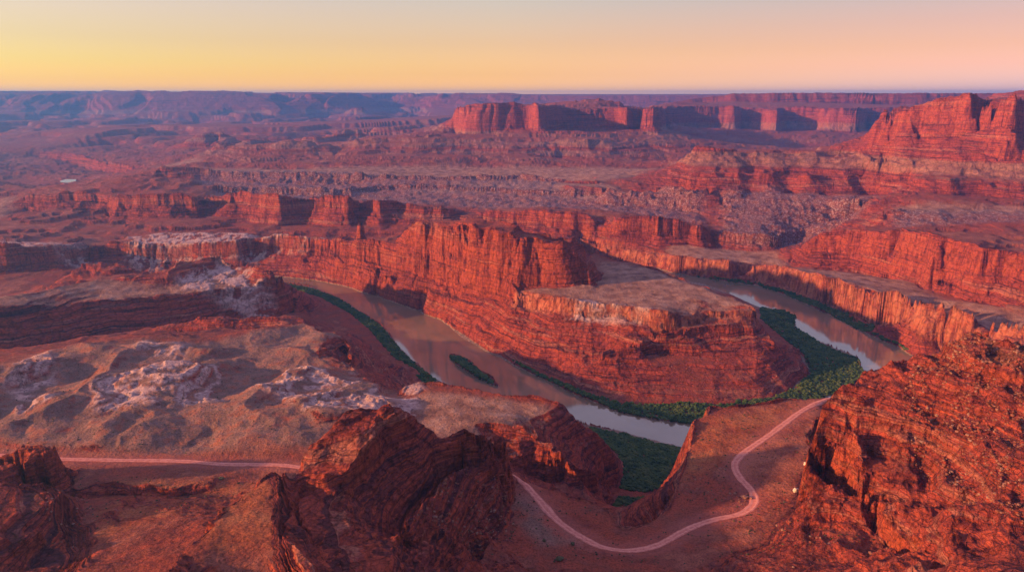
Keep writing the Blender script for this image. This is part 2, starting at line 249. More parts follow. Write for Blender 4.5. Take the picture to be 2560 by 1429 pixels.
# gully right wall, bench rim
rim_r = [(2140, 985), (2080, 994), (1960, 997), (1850, 1012), (1782, 1022), (1744, 1052), (1728, 1090), (1716, 1130), (1702, 1180), (1692, 1220), (1672, 1262), (1642, 1292), (1600, 1319), (1562, 1323), (1546, 1304), (1530, 1272), (1440, 1242), (1370, 1216), (1322, 1206)]
Lyz(169, *rim_r)
L(*[(p[0] * 1.01, p[1] + 55, 10) for p in [yz(a, b, 169) for a, b in rim_r[:6]]])
Lyz(8, (1708, 1130, 5), (1690, 1150, 6), (1668, 1195, 10), (1646, 1240, 18), (1626, 1280, 28), (1604, 1312, 40))
Lyz(174, (1975, 1130, 177), (1985, 1160, 178), (2000, 1250, 182), (1900, 1360, 180), (1700, 1429, 180), (1300, 1420, 182)); Lyz(172, (1790, 1080), (1760, 1180), (1780, 1250)); Lyz(170, (1400, 1260), (1480, 1310))
L(*[(p[0] * 1.03, p[1] + 26, z_) for p, z_ in zip([yz(a, b, 169) for a, b in rim_r[11:18]], (48, 42, 42, 46, 60, 96, 112))])
# centre outcrop D: crest, back foot, dipping face, lower cliff
dcr = [(752, 1190, 570), (758, 1150, 588), (775, 1115, 598), (800, 1094, 606), (832, 1062, 618), (868, 1036, 630), (905, 1030, 634), (940, 1034, 636), (960, 1020, 640), (1000, 1032, 643), (1040, 1052, 645), (1076, 1084, 646), (1092, 1100, 646), (1118, 1096, 648), (1150, 1084, 652), (1182, 1080, 655), (1215, 1094, 660), (1238, 1120, 668), (1250, 1146, 676), (1270, 1172, 684)]
dl = LyD(0, *dcr); L(*[(p[0] * .985, p[1] - 9, p[2] - 5) for p in dl[4:]]); L(*[(p[0] * 1.015, p[1] + 11, p[2] - 2) for p in dl]); L(*[(p[0] * 1.06, p[1] + 42, 156) for p in dl])
LyD(0, (1240, 1146, 668), (1180, 1165, 640), (1120, 1196, 600), (1085, 1228, 572), (1040, 1270, 535), (1005, 1312, 500), (985, 1360, 470), (975, 1429, 425))
Lyz(190, (1262, 1186, 170), (1240, 1196, 176), (1180, 1220, 186), (1120, 1268, 195), (1062, 1316, 204), (1022, 1370, 210), (1002, 1429, 214))
Lyz(186, (1290, 1210, 168), (1280, 1290, 174), (1230, 1340, 182), (1180, 1429, 190))
LyD(0, (938, 1040, 630), (930, 1085, 600), (905, 1132, 578), (868, 1168, 560), (812, 1192, 551)); LyD(0, (985, 1120, 618), (935, 1180, 588), (880, 1238, 554), (850, 1300, 505), (850, 1429, 425)); LyD(0, (760, 1215, 552), (742, 1260, 525), (760, 1320, 485), (800, 1380, 445), (830, 1429, 415))
# shoulder S
sr = LyD(0, (728, 1178, 566), (704, 1196, 548), (690, 1240, 522), (682, 1300, 484), (705, 1336, 462), (745, 1370, 438), (780, 1429, 402))
sl = LyD(0, (700, 1180, 566), (652, 1205, 548), (618, 1228, 530), (580, 1262, 508), (540, 1300, 484), (500, 1340, 458), (460, 1380, 434), (420, 1429, 402))
L(*[(p[0] - 9, p[1] + 2, p[2] - 24) for p in sl[1:]])
L(*[(p[0] - 46 - i * 2, p[1] + 26, 196 + i * 3) for i, p in enumerate(sl[1:])])
# valley floor lower left
Lyz(158, (250, 1200), (400, 1220), (520, 1200)); Lyz(168, (200, 1290), (320, 1300), (420, 1270)); Lyz(178, (170, 1400), (250, 1380)); Lyz(166, (300, 1250), (240, 1350, 180))
# outcrop E
ecr = [(-300, 1180, 700), (-100, 1155, 705), (0, 1146, 708), (40, 1134, 710), (90, 1120, 714), (98, 1128, 714), (104, 1117, 716), (122, 1122, 716), (134, 1148, 718), (146, 1178, 722)]
elr = LyD(0, *ecr); L(*[(p[0], p[1] - 12, p[2] - 3) for p in elr[:-2]]); L(*[(p[0] * 1.01, p[1] + 10, p[2] - 3) for p in elr[:-1]]); L(*[(p[0] * 1.03, p[1] + 24, 151) for p in elr])
LyD(0, (-300, 1240, 630), (0, 1205, 652), (60, 1190, 660), (120, 1200, 668)); LyD(0, (-200, 1330, 560), (0, 1290, 590), (70, 1280, 600), (130, 1262, 620), (150, 1230, 648))
LyD(0, (-200, 1400, 520), (0, 1350, 548), (60, 1345, 560), (110, 1330, 575))
Lyz(165, (176, 1196, 152), (202, 1240, 156), (198, 1290, 160), (172, 1330, 164), (130, 1370, 168), (90, 1400, 172), (60, 1429, 178))
# right hill G
gcr = [(2076, 1020, 684), (2098, 985, 694), (2150, 949, 706), (2208, 938, 714), (2222, 926, 716), (2244, 920, 716), (2300, 896, 714), (2340, 882, 712), (2370, 868, 708), (2398, 850, 702), (2420, 836, 698), (2450, 846, 694), (2475, 853, 688), (2520, 868, 670), (2560, 886, 660), (2700, 930, 620), (3000, 990, 560)]
gl = LyD(0, *gcr); L(*[(p[0] + 6, p[1] + 14, p[2] - 4) for p in gl]); L(*[(p[0] * 1.05 + 12, p[1] + 75, 12) for p in gl])
LyD(0, (2104, 1000, 690), (2078, 1040, 678), (2062, 1080, 664), (2044, 1110, 655), (2036, 1150, 642), (2040, 1190, 628), (2090, 1215, 610), (2140, 1240, 590), (2200, 1265, 570), (2240, 1320, 530), (2300, 1350, 500), (2340, 1429, 450))
Lyz(182, (2062, 1018, 172), (2036, 1066, 176), (2022, 1110, 178), (2014, 1160, 180), (2012, 1210, 183), (2060, 1240, 187), (2110, 1275, 190), (2160, 1310, 193), (2200, 1360, 197), (2270, 1429, 203))
LyD(0, (2150, 1000, 672), (2130, 1100, 640), (2140, 1160, 615), (2220, 1200, 590), (2300, 1230, 562), (2380, 1250, 540)); LyD(0, (2180, 1130, 636), (2280, 1170, 606), (2380, 1180, 580))
LyD(0, (2300, 1000, 650), (2450, 1000, 620), (2600, 1010, 590)); LyD(0, (2420, 1130, 580), (2560, 1150, 540), (2700, 1180, 500)); LyD(0, (2360, 1300, 500), (2480, 1290, 490), (2600, 1280, 470)); LyD(0, (2380, 1400, 440), (2480, 1429, 405), (2700, 1429, 390))
LyD(0, (2478, 868, 668), (2474, 890, 655), (2500, 900, 640), (2560, 905, 630)); LyD(0, (2462, 905, 650), (2476, 930, 638), (2510, 950, 625), (2560, 960, 615))
LzD(*[(x, 200 + 40 * (abs(x - 1280) / 1280), 330) for x in range(-400, 3000, 120)])
LzD(*[(x, 300, 215) for x in range(-1200, 3800, 120)])
# ------------------------------------------------------------------ elevation model on a bearing/log-distance grid
AZ0, AZ1 = math.radians(-53), math.radians(53); LR0, LR1 = math.log(240.0), math.log(24000.0)
DA = 0.00175
NA = int((AZ1 - AZ0) / DA); NA += (-NA) % 32
NR = int((LR1 - LR0) / DA); NR += (-NR) % 32
def cellof(X, Y):
    a = np.arctan2(X, Y); l = 0.5 * np.log(X * X + Y * Y)
    return (a - AZ0) / DA - 0.5, (l - LR0) / DA - 0.5
acc = np.zeros((NR, NA)); cnt = np.zeros((NR, NA))
for ln in LINES:
    for p, q in zip(ln[:-1], ln[1:]):
        a0, l0 = cellof(p[0], max(p[1], 1)); a1, l1 = cellof(q[0], max(q[1], 1))
        n = int(max(abs(a1 - a0), abs(l1 - l0)) * 1.5) + 2
        t = np.linspace(0, 1, n)
        X = p[0] + (q[0] - p[0]) * t; Y = p[1] + (q[1] - p[1]) * t; Z = p[2] + (q[2] - p[2]) * t
        a, l = cellof(X, Y); ai = np.round(a).astype(int); li = np.round(l).astype(int)
        k = (ai >= 0) & (ai < NA) & (li >= 0) & (li < NR)
        np.add.at(acc, (li[k], ai[k]), Z[k]); np.add.at(cnt, (li[k], ai[k]), 1)
def poly_mask(poly, soft=0):
    """polygon in plan (list of xyz) -> mask on the grid"""
    P = np.array([cellof(p[0], max(p[1], 1)) for p in poly])
    a0, l0 = np.floor(P.min(0)).astype(int) - 1; a1, l1 = np.ceil(P.max(0)).astype(int) + 2
    a0, l0 = max(a0, 0), max(l0, 0); a1, l1 = min(a1, NA), min(l1, NR)
    m = np.zeros((NR, NA), bool)
    if a1 <= a0 or l1 <= l0: return m
    A, Lg = np.meshgrid(np.arange(a0, a1), np.arange(l0, l1)); ins = np.zeros(A.shape, bool)
    for (xa, ya), (xb, yb) in zip(P, np.roll(P, -1, 0)):
        if ya == yb: continue
        c = (ya > Lg) != (yb > Lg)
        ins ^= c & (A < (xb - xa) * (Lg - ya) / (yb - ya) + xa)
    m[l0:l1, a0:a1] = ins
    return m
river_m = poly_mask(river_poly)
isl_m = poly_mask(island_poly)
def shift_and(m, k):
    o = m.copy()
    for dy, dx in ((k, 0), (-k, 0), (0, k), (0, -k)): o &= np.roll(np.roll(m, dy, 0), dx, 1)
    return o
def box(m, k):
    m = m.astype(F32)
    for ax in (0, 1):
        c = np.cumsum(np.concatenate([np.repeat(m.take([0], ax), k + 1, ax), m, np.repeat(m.take([-1], ax), k, ax)], ax), axis=ax, dtype=np.float64)
        if ax == 0: m = ((c[2 * k + 1:] - c[:-(2 * k + 1)]) / (2 * k + 1)).astype(F32)
        else: m = ((c[:, 2 * k + 1:] - c[:, :-(2 * k + 1)]) / (2 * k + 1)).astype(F32)
    return m
deep = shift_and(shift_and(river_m, 2), 1)
acc[deep] = -9.0; cnt[deep] = 1.0
acc[isl_m] = 2.6; cnt[isl_m] = 1.0
def sstep_(a, b, x):
    t = np.clip((x - a) / (b - a), 0, 1); return t * t * (3 - 2 * t)
def relax(z, fix, val, n):
    for _ in range(n):
        zp = np.pad(z, 1, mode='edge')
        z = 0.25 * (zp[:-2, 1:-1] + zp[2:, 1:-1] + zp[1:-1, :-2] + zp[1:-1, 2:])
        z[fix] = val[fix]
    return z
levels = [(acc, cnt)]
for _ in range(5):
    a, c = levels[-1]
    m = (c > 0); v = np.where(m, a / np.maximum(c, 1e-9), 0)
    S = lambda q: q.reshape(q.shape[0] // 2, 2, q.shape[1] // 2, 2).sum((1, 3))
    levels.append((S(v), S(m.astype(float))))
z = None
for i, (a, c) in reversed(list(enumerate(levels))):
    fix = c > 0; val = np.where(fix, a / np.maximum(c, 1e-9), 0).astype(F32)
    if z is None: z = np.full(a.shape, 300, F32); n = 1500
    else: z = np.repeat(np.repeat(z, 2, 0), 2, 1); n = (24, 60, 140, 300, 600)[i]
    z[fix] = val[fix]
    z = relax(z.astype(F32), fix, val, n)
BASE = z
RR = np.exp(LR0 + (np.arange(NR) + .5) * DA)[:, None].astype(F32)
g0, g1 = np.gradient(BASE, DA)
SLOPE = box(np.minimum(np.hypot(g0, g1) / RR, 6.0), 1)
CLIFF = box(box(sstep_(.9, 2.0, SLOPE), 5), 5)
del g0, g1
# masks (plan areas)
def area(z, *xy): return [yz(q[0], q[1], q[2] if len(q) > 2 else z) for q in xy]
MASK = {}
def mk(name, polys, k=5):
    m = np.zeros((NR, NA), bool)
    for p in polys: m |= poly_mask(p)
    MASK[name] = box(box(m, k), k)
B_area = area(150, (-300, 930), (0, 905), (190, 862), (380, 836), (480, 862, 132), (700, 822, 126), (762, 808, 122), (880, 862, 118), (890, 945, 126), (1000, 985, 132), (1000, 1060), (760, 1130), (300, 1140), (-300, 1128))
mk('hills', [B_area], 10)
mk('hump', [B_area + [] , area(145, (1040, 970), (1250, 990), (1380, 1005), (1400, 1120), (1180, 1130), (1040, 1060))], 8)
mk('pale', [area(148, (20, 900), (130, 870), (150, 1020), (40, 1040)), area(150, (240, 960), (420, 900), (560, 900), (560, 1000), (440, 1020), (220, 1040)),
            area(140, (350, 850), (480, 850), (450, 900), (330, 880)), area(145, (580, 930), (880, 880), (900, 940), (1010, 990), (1010, 1050), (800, 1075), (700, 1000), (590, 975)),
            area(140, (1008, 960), (1060, 955), (1040, 1060), (1010, 1060)), area(105, (310, 612), (320, 588), (430, 580), (640, 580), (640, 606)), area(110, (640, 600), (640, 588), (820, 596), (820, 606)),
            area(100, (-300, 626), (-300, 604), (0, 606), (240, 608), (240, 618)), area(133, (1420, 758), (1420, 742), (1600, 766), (1650, 774), (1640, 782)),
            area(128, (440, 702), (560, 665), (690, 700), (690, 714), (560, 716), (460, 712))], 3)
mk('scree', [area(165, (540, 468), (860, 466), (1200, 468), (1500, 483), (1760, 497), (1760, 535), (1500, 512), (1200, 502), (860, 494), (540, 488)),
             area(185, (500, 434), (860, 436), (1200, 443), (1400, 448), (1400, 464), (860, 464), (500, 456)), area(160, (1800, 500), (1940, 500), (2180, 512), (2150, 552), (1900, 560), (1810, 548)),
             area(215, (2230, 528), (2560, 530), (2560, 560), (2250, 552))], 4)
mk('tan', [area(131, (1300, 722), (1486, 712), (1500, 650), (1620, 664), (1720, 700), (1893, 766), (1885, 785), (1660, 776), (1500, 762)),
           area(70, (1890, 655), (1990, 664), (2170, 684), (2290, 714), (2350, 740, 86), (2560, 770, 104), (2900, 850, 115), (2700, 850, 115), (2340, 762, 115), (2060, 692, 85)),
           area(200, (430, 420), (700, 424), (1250, 418), (1700, 424), (1500, 452), (1150, 441), (600, 431)), area(178, (1000, 461), (1450, 452), (1560, 476), (1790, 489), (1790, 499), (1500, 483), (1070, 463)),
           area(226, (2200, 508), (2560, 520), (2560, 530), (2210, 526)), area(95, (-300, 540), (-300, 505), (60, 508), (60, 520), (0, 535)), area(175, (400, 410), (520, 398), (500, 412), (420, 425)),
           area(125, (780, 805), (880, 850), (880, 870), (600, 900), (480, 870), (700, 822)), area(145, (1040, 970), (1250, 990), (1380, 1005), (1400, 1120), (1180, 1130), (1040, 1060)),
           area(140, (-300, 735), (0, 737), (240, 698), (420, 700), (560, 664), (690, 704), (640, 716), (330, 750), (0, 764), (-300, 772)), area(65, (1440, 612), (1700, 606), (1940, 632), (1980, 660), (1822, 654), (1640, 634))], 4)
mk('orange', [area(170, (1690, 1220), (1750, 1050), (2080, 994), (1920, 1090), (1840, 1150), (1820, 1160)), area(170, (250, 1180), (600, 1170), (700, 1185), (600, 1230), (440, 1290), (200, 1400), (120, 1420), (250, 1300)),
              area(250, (700, 1190), (690, 1240), (682, 1300), (745, 1370), (780, 1429), (425, 1429), (560, 1340), (600, 1230))], 5)
mk('olive', [B_area, area(170, (1300, 1200), (1330, 1240), (1480, 1370), (1350, 1380), (1280, 1300))], 6)
mk('brown', [area(290, (2230, 960), (2330, 900), (2420, 850), (2560, 900), (3000, 1000), (3000, 1330), (2560, 1300), (2420, 1180), (2300, 1060))], 8)
mk('dipping', [area(230, (750, 1190), (800, 1094), (960, 1020), (1182, 1080), (1262, 1186), (1180, 1230), (1002, 1429, 290), (780, 1429, 300), (700, 1340, 290), (700, 1200)), area(230, (-300, 1190), (104, 1117), (172, 1196), (184, 1290), (80, 1429), (-300, 1429))], 6)
mk('rough', [area(250, (2076, 1020), (2150, 949), (2420, 836), (3000, 990), (3000, 1429), (2270, 1429), (2010, 1210)), area(230, (750, 1190), (800, 1094), (960, 1020), (1182, 1080), (1262, 1186), (1300, 1300), (1180, 1429), (780, 1429))], 8)
rm = np.zeros((NR, NA), F32)
def pline(xy, zv, step=2.0):
    pts = [yz(a, b, zv) for a, b in xy]; out = []
    # Catmull-Rom through the surveyed points
    for i in range(len(pts) - 1):
        p0 = pts[max(i - 1, 0)]; p1 = pts[i]; p2 = pts[i + 1]; p3 = pts[min(i + 2, len(pts) - 1)]
        n = max(int(math.hypot(p2[0] - p1[0], p2[1] - p1[1]) / step), 1)
        for k in range(n):
            t = k / n
            out.append(tuple(0.5 * (2 * p1[j] + (p2[j] - p0[j]) * t + (2 * p0[j] - 5 * p1[j] + 4 * p2[j] - p3[j]) * t * t + (3 * p1[j] - p0[j] - 3 * p2[j] + p3[j]) * t ** 3) for j in (0, 1)))
    out.append(pts[-1][:2]); return np.array(out)
roads = [pline(road_l, 148), pline(road_r, 171)]
for rd in roads:
    for q in rd[::2]:
        a, l = cellof(q[0], q[1]); k = 12 / math.hypot(*q) / DA
        a0, a1, l0, l1 = int(a - k), int(a + k) + 1, int(l - k), int(l + k) + 1
        if a0 < 0: continue
        rm[l0:l1, a0:a1] = 1
MASK['road'] = box(rm, 4)
mk('river', [river_poly], 2)
cm = np.zeros((NR, NA), F32)
for ln in (ihi, khi[-13:]):
    for p_, q_ in zip(ln[:-1], ln[1:]):
        for t in np.linspace(0, 1, 60):
            a_, l_ = cellof(p_[0] + (q_[0] - p_[0]) * t, p_[1] + (q_[1] - p_[1]) * t); k = max(int(15 / p_[1] / DA), 2)
            a_, l_ = int(a_), int(l_)
            if 0 < a_ - k and a_ + k < NA: cm[l_ - k:l_ + k, a_ - k:a_ + k] = 1
MASK['cap'] = box(cm, 2)
mk('far', [[(-60000, 4200, 0), (-1100, 4200, 0), (-1300, 5600, 0), (0, 7600, 0), (400, 12000, 0), (-3000, 30000, 0), (-60000, 34000, 0)]], 20)
def samp(G, a, l):
    a = np.clip(a, 0, NA - 1.001); l = np.clip(l, 0, NR - 1.001)
    ai = a.astype(np.int32); li = l.astype(np.int32); fa = (a - ai).astype(F32); fl = (l - li).astype(F32)
    g = G.ravel(); i = li * NA + ai
    return (g[i] * (1 - fa) + g[i + 1] * fa) * (1 - fl) + (g[i + NA] * (1 - fa) + g[i + NA + 1] * fa) * fl
# noise
rng = np.random.default_rng(7)
TA = rng.uniform(0, 2 * math.pi, (512, 512)); TX = np.cos(TA).astype(F32).ravel(); TY = np.sin(TA).astype(F32).ravel()
def pn(x, y, lam, seed):
    c, s = math.cos(seed * 1.7), math.sin(seed * 1.7)
    u = (x * c - y * s) / lam + seed * 37.3; v = (x * s + y * c) / lam + seed * 11.9
    iu = np.floor(u); iv = np.floor(v); fu = (u - iu).astype(F32); fv = (v - iv).astype(F32)
    iu = iu.astype(np.int32) & 511; iv = iv.astype(np.int32) & 511; iu1 = (iu + 1) & 511; iv1 = ((iv + 1) & 511) * 512; iv = iv * 512
    def g(i, j, du, dv): k = i + j; return TX[k] * du + TY[k] * dv
    a = g(iu, iv, fu, fv); b = g(iu1, iv, fu - 1, fv); c2 = g(iu, iv1, fu, fv - 1); d = g(iu1, iv1, fu - 1, fv - 1)
    su = fu * fu * (3 - 2 * fu); sv = fv * fv * (3 - 2 * fv)
    ab = a + (b - a) * su
    return (ab + ((c2 + (d - c2) * su) - ab) * sv) * 1.5
def sstep(a, b, x):
    t = np.clip((x - a) / (b - a), 0, 1); return t * t * (3 - 2 * t)
# strata table: irregular beds, each with a cliffy upper part
bz = [-60.0]; hard = []
rs = random.Random(4)
while bz[-1] < 1200: bz.append(bz[-1] + rs.choice([5, 7, 9, 12, 16, 22])); 
xin, xout = [], []
for a, b in zip(bz[:-1], bz[1:]):
    f = rs.uniform(.25, .55)
    xin += [a, a + (b - a) * (1 - f * .45)]; xout += [a, a + (b - a) * f * .8]
xin = np.array(xin); xout = np.array(xout)
def field(x, y):
    """ground height and surface masks at plan positions"""
    x = x.astype(np.float64); y = y.astype(np.float64)
    r = np.hypot(x, y).astype(F32); cell = r * 0.0013
    a0, l0 = cellof(x, y)
    rdm = samp(MASK['road'], a0, l0); rv = samp(MASK['river'], a0, l0)
    sl0 = samp(SLOPE, a0, l0)
    wx = np.zeros(x.shape, F32); wy = np.zeros(x.shape, F32)
    vary = np.clip(.7 + 2.0 * pn(x, y, 170, 77) + .9 * pn(x, y, 70, 78), .06, 1.9)
    for i, lam in enumerate((1200, 520, 240, 120, 62, 33, 17, 9, 5)):
        w = sstep(1.5, 4, lam / cell) * (1 - sstep(.06, .16, lam / r)) * lam * (.10 if lam > 40 else .13)
        if w.max() <= 0: continue
        n1 = pn(x, y, lam, i + 1); n2 = pn(x, y, lam, i + 21)
        if lam < 50: w = w * vary * (.75 if lam > 12 else 1)
        if lam <= 260: n1 = np.where(i % 2 == 0, 1, -1) * (np.abs(n1) * 2.4 - .5); n2 = np.abs(n2) * 2.4 - .5
        wx += w * n1; wy += w * n2
    k = (1 - rdm) * (.35 + .65 * sstep(0, 30, samp(BASE, a0, l0))) * (.5 + .9 * samp(CLIFF, a0, l0))
    wx *= k; wy *= k
    a, l = cellof(x + wx, y + wy)
    b = samp(BASE, a, l); sl = np.maximum(samp(SLOPE, a, l), .0)
    h = b.copy()
    dip = samp(MASK['dipping'], a, l)
    steep = sstep(.07, .34, sl)
    # stepped beds
    tilt = pn(x, y, 900, 5) * 10 + pn(x, y, 180, 6) * 5 + pn(x, y, 50, 8) * 2.0 * steep - dip * (x * .2 + pn(x, y, 120, 55) * 4)
    mtan = samp(MASK['tan'], a, l); msc = samp(MASK['scree'], a, l); pale0 = samp(MASK['pale'], a, l)
    led = sstep(1450, 1900, r) * (1 - sstep(6500, 9000, r)) * (1 - mtan) * (1 - pale0) * (1 - .7 * msc) * sstep(12, 40, b) * (1 - .8 * sstep(.8, 1.8, sl))
    hl = pn(x, y, 760, 81) * 24 + pn(x, y, 300, 82) * 15 + (.4 - np.abs(pn(x, y, 130, 83))) * 14 + (.4 - np.abs(pn(x, y, 55, 84))) * 6
    h = h + led * hl
    stp = np.interp(h + tilt, xin, xout) - tilt; stn = np.interp((h + tilt) * 2.3, xin, xout) / 2.3 - tilt
    nr_ = np.maximum(1 - sstep(900, 1300, r), dip) * (1 - .75 * samp(MASK['rough'], a0, l0) * (1 - dip))
    st = (stp * (1 - nr_) + stn * nr_).astype(F32)
    far = samp(MASK['far'], a0, l0)
    h = h + (st - h) * np.clip(np.maximum(steep * (.6 + .35 * sstep(.9, 1.8, sl) + .4 * dip), led * .97), 0, 1) * (1 - rdm)
    # canyon maze in the far country
    if far.max() > 0:
        mz = np.abs(pn(x, y, 2600, 3)) * 2 + np.abs(pn(x, y, 1100, 4)) * .9 + pn(x, y, 400, 9) * .35
        q = sstep(.12, .22, mz) * 45 + sstep(.34, .44, mz) * 45 + sstep(.62, .7, mz) * 40 + sstep(1.0, 1.1, mz) * 50 - 75
        h = h + far * q
    # roughness
    hump = samp(MASK['hills'], a0, l0); rg = samp(MASK['rough'], a0, l0) * (1 - .75 * dip)
    flat = 1 - steep; scr = samp(MASK['scree'], a, l)
    for i, lam in enumerate((420, 190, 90, 44, 21, 10, 5, 2.6)):
        w = sstep(1.5, 4, lam / cell)
        if w.max() <= 0: continue
        n = pn(x, y, lam, i + 41)
        rid = .5 - np.abs(n) * 1.6
        amp = flat * (lam ** .6 * .055) + steep * lam * (.030 + .022 * sstep(.2, .6, sl)) + scr * lam * .07 * (lam < 60) + rg * lam * (.062 if 15 < lam < 60 else .04 if lam < 15 else 0)
        amp = amp * (1 - rdm * .95) * (1 - (lam > 200) * .6) * (1 - sstep(.1, .25, lam / r))
        h += w * amp * (rid * 1.4 * steep + n * 1.6 * flat + rg * rid)
    wxh = pn(x, y, 90, 67) * 25; hb = 1.3 - np.abs(pn(x + wxh, y, 150, 61)) * 2.4 + np.abs(pn(x, y + wxh, 70, 62)) * .5 - np.abs(pn(x + wxh, y, 30, 64)) * .22
    h += hump * (hb - .45) * 13 * (1 - rdm) * sstep(650, 900, r)
    # a pale caprock crops out round the hummocks at one level
    cap = h - 149 - pn(x, y, 70, 65) * 5 - pn(x, y, 22, 66) * 2.5 - pn(x, y, 9, 67) * 1.2
    h += hump * pale0 * (sstep(-.8, .8, cap) * 4.0 + sstep(3, 4, cap) * 2) * (1 - rdm)
    rib = lambda c, lo, hi: sstep(lo - 1.5, lo, c) * (1 - sstep(hi, hi + 2, c))
    ribbon = np.maximum(rib(cap, -1.5, 2.5), np.maximum(rib(cap, 7, 9.5), rib(cap, -9.5, -7.5)))
    # slickrock knobs
    pk = pn(x, y, 38, 71) + .6 * pn(x, y, 17, 72) + .4 * pn(x, y, 8, 73)
    pale = pale0 * (sstep(-.22, .05, pk + (pale0 - .7) * .3) * (1 - hump) + hump * ribbon * sstep(-.6, -.1, pk + .2))
    h += pale * 2.2 * (1 - rdm) * sstep(0, .3, pk + .22)
    nd = 1 - np.clip(dip * 3, 0, 1); pale = pale * nd; mtan = mtan * nd
    riv = b < 0.9
    h = np.where(riv, np.minimum(b, 0.9), np.maximum(h, 1.0 + .25 * (b > 2)))
    at = dict(pale=pale, scree=msc, tan=mtan, orange=samp(MASK['orange'], a, l),
              olive=samp(MASK['olive'], a, l), cap=samp(MASK['cap'], a, l), rim=np.maximum(np.maximum(steep, led * .6), dip * 2.5), dip=dip, brown=samp(MASK['brown'], a, l), road=rdm, tilt=tilt.astype(F32))
    return h.astype(F32), at
# ------------------------------------------------------------------ mesh sampling: dense where the ground is steep
a_main = np.arange(math.radians(-42.5), math.radians(42.5), 0.00092)
a_l = np.linspace(math.radians(-52), math.radians(-42.5), 90, endpoint=False); a_r = np.linspace(a_main[-1] + .002, math.radians(52), 90)
AZ = np.concatenate([a_l, a_main, a_r]); NC = len(AZ); NV = 1700
ai = np.clip((AZ - AZ0) / DA - .5, 0, NA - 1)
cols = np.round(ai).astype(int)
dzr = np.abs(np.gradient(BASE, axis=0)) / RR
dens = np.hypot(np.clip(600 / RR, 0.02, 1.4) * DA * .55 + .12 * DA, dzr)
dens = box(np.minimum(dens, 6 * DA), 4)
kk = np.ones(41) / 41
cdf = np.cumsum(dens, axis=0)
tot = cdf[-1:]
cdf = cdf / tot
# smooth the sampling pattern over bearing so neighbouring columns match
rows = np.zeros((NV, NA), F32); tt = np.linspace(cdf[0].max(), 1, NV)
for j in range(NA): rows[:, j] = np.interp(tt, cdf[:, j], np.arange(NR))
pad = np.pad(rows, ((0, 0), (12, 12)), mode='edge'); cs = np.cumsum(np.pad(pad, ((0, 0), (1, 0))), axis=1, dtype=np.float64)
rows = ((cs[:, 25:] - cs[:, :-25]) / 25)
c0 = np.floor(ai).astype(int); c0 = np.minimum(c0, NA - 2); fa = ai - c0
lr = rows[:, c0] * (1 - fa) + rows[:, c0 + 1] * fa
R = np.exp(LR0 + (lr + .5) * DA)
X = (R * np.sin(AZ)[None, :]); Y = (R * np.cos(AZ)[None, :])
H, AT = field(X, Y)
H = np.where(H > 604, 604 + (H - 604) * np.where(R > 10500, .6, .6), H)
print("terrain", X.shape, H.min(), H.max())
# ledge undercuts: push steep rock in and out along the slope by bed
Z = H
verts = np.stack([X, Y, Z], -1).astype(F32).reshape(-1, 3)
idx = np.arange(NV * NC).reshape(NV, NC)
quads = np.stack([idx[:-1, :-1], idx[:-1, 1:], idx[1:, 1:], idx[1:, :-1]], -1).reshape(-1, 4)
qx = (X[:-1, :-1] + X[1:, 1:]).ravel() * .5; qy = (Y[:-1, :-1] + Y[1:, 1:]).ravel() * .5
def inpoly(px, py, poly):
    P = np.array([(p[0], p[1]) for p in poly]); ins = np.zeros(px.shape, bool)
    bb = (px > P[:, 0].min()) & (px < P[:, 0].max()) & (py > P[:, 1].min()) & (py < P[:, 1].max())
    x = px[bb]; y = py[bb]; r_ = np.zeros(x.shape, bool)
    for (xa, ya), (xb, yb) in zip(P, np.roll(P, -1, 0)):
        if ya == yb: continue
        c = (ya > y) != (yb > y); r_ ^= c & (x < (xb - xa) * (y - ya) / (yb - ya) + xa)
    ins[bb] = r_; return ins
def mesh_obj(name, V, Fq, mat, parent=None, smooth=False, cols=None):
    me = bpy.data.meshes.new(name); n = len(V); m = len(Fq); k = Fq.shape[1]
    me.vertices.add(n); me.vertices.foreach_set('co', np.ascontiguousarray(V, F32).ravel())
    me.loops.add(m * k); me.loops.foreach_set('vertex_index', np.ascontiguousarray(Fq, np.int32).ravel())
    me.polygons.add(m); me.polygons.foreach_set('loop_start', (np.arange(m) * k).astype(np.int32))
    me.polygons.foreach_set('loop_total', np.full(m, k, np.int32))
    me.polygons.foreach_set('use_smooth', np.full(m, smooth))
    me.update(calc_edges=True)
    if cols:
        for cn, arr in cols.items():
            at = me.attributes.new(cn, 'FLOAT_COLOR' if arr.ndim == 2 else 'FLOAT', 'POINT')
            at.data.foreach_set('color' if arr.ndim == 2 else 'value', np.ascontiguousarray(arr, F32).ravel())
    me.materials.append(mat)
    o = bpy.data.objects.new(name, me); C.collection.objects.link(o)
    if parent: o.parent = parent
    return o
def tag(o, label=None, cat=None, group=None, kind=None):
    for k_, v_ in (('label', label), ('category', cat), ('group', group), ('kind', kind)):
        if v_: o[k_] = v_
    return o
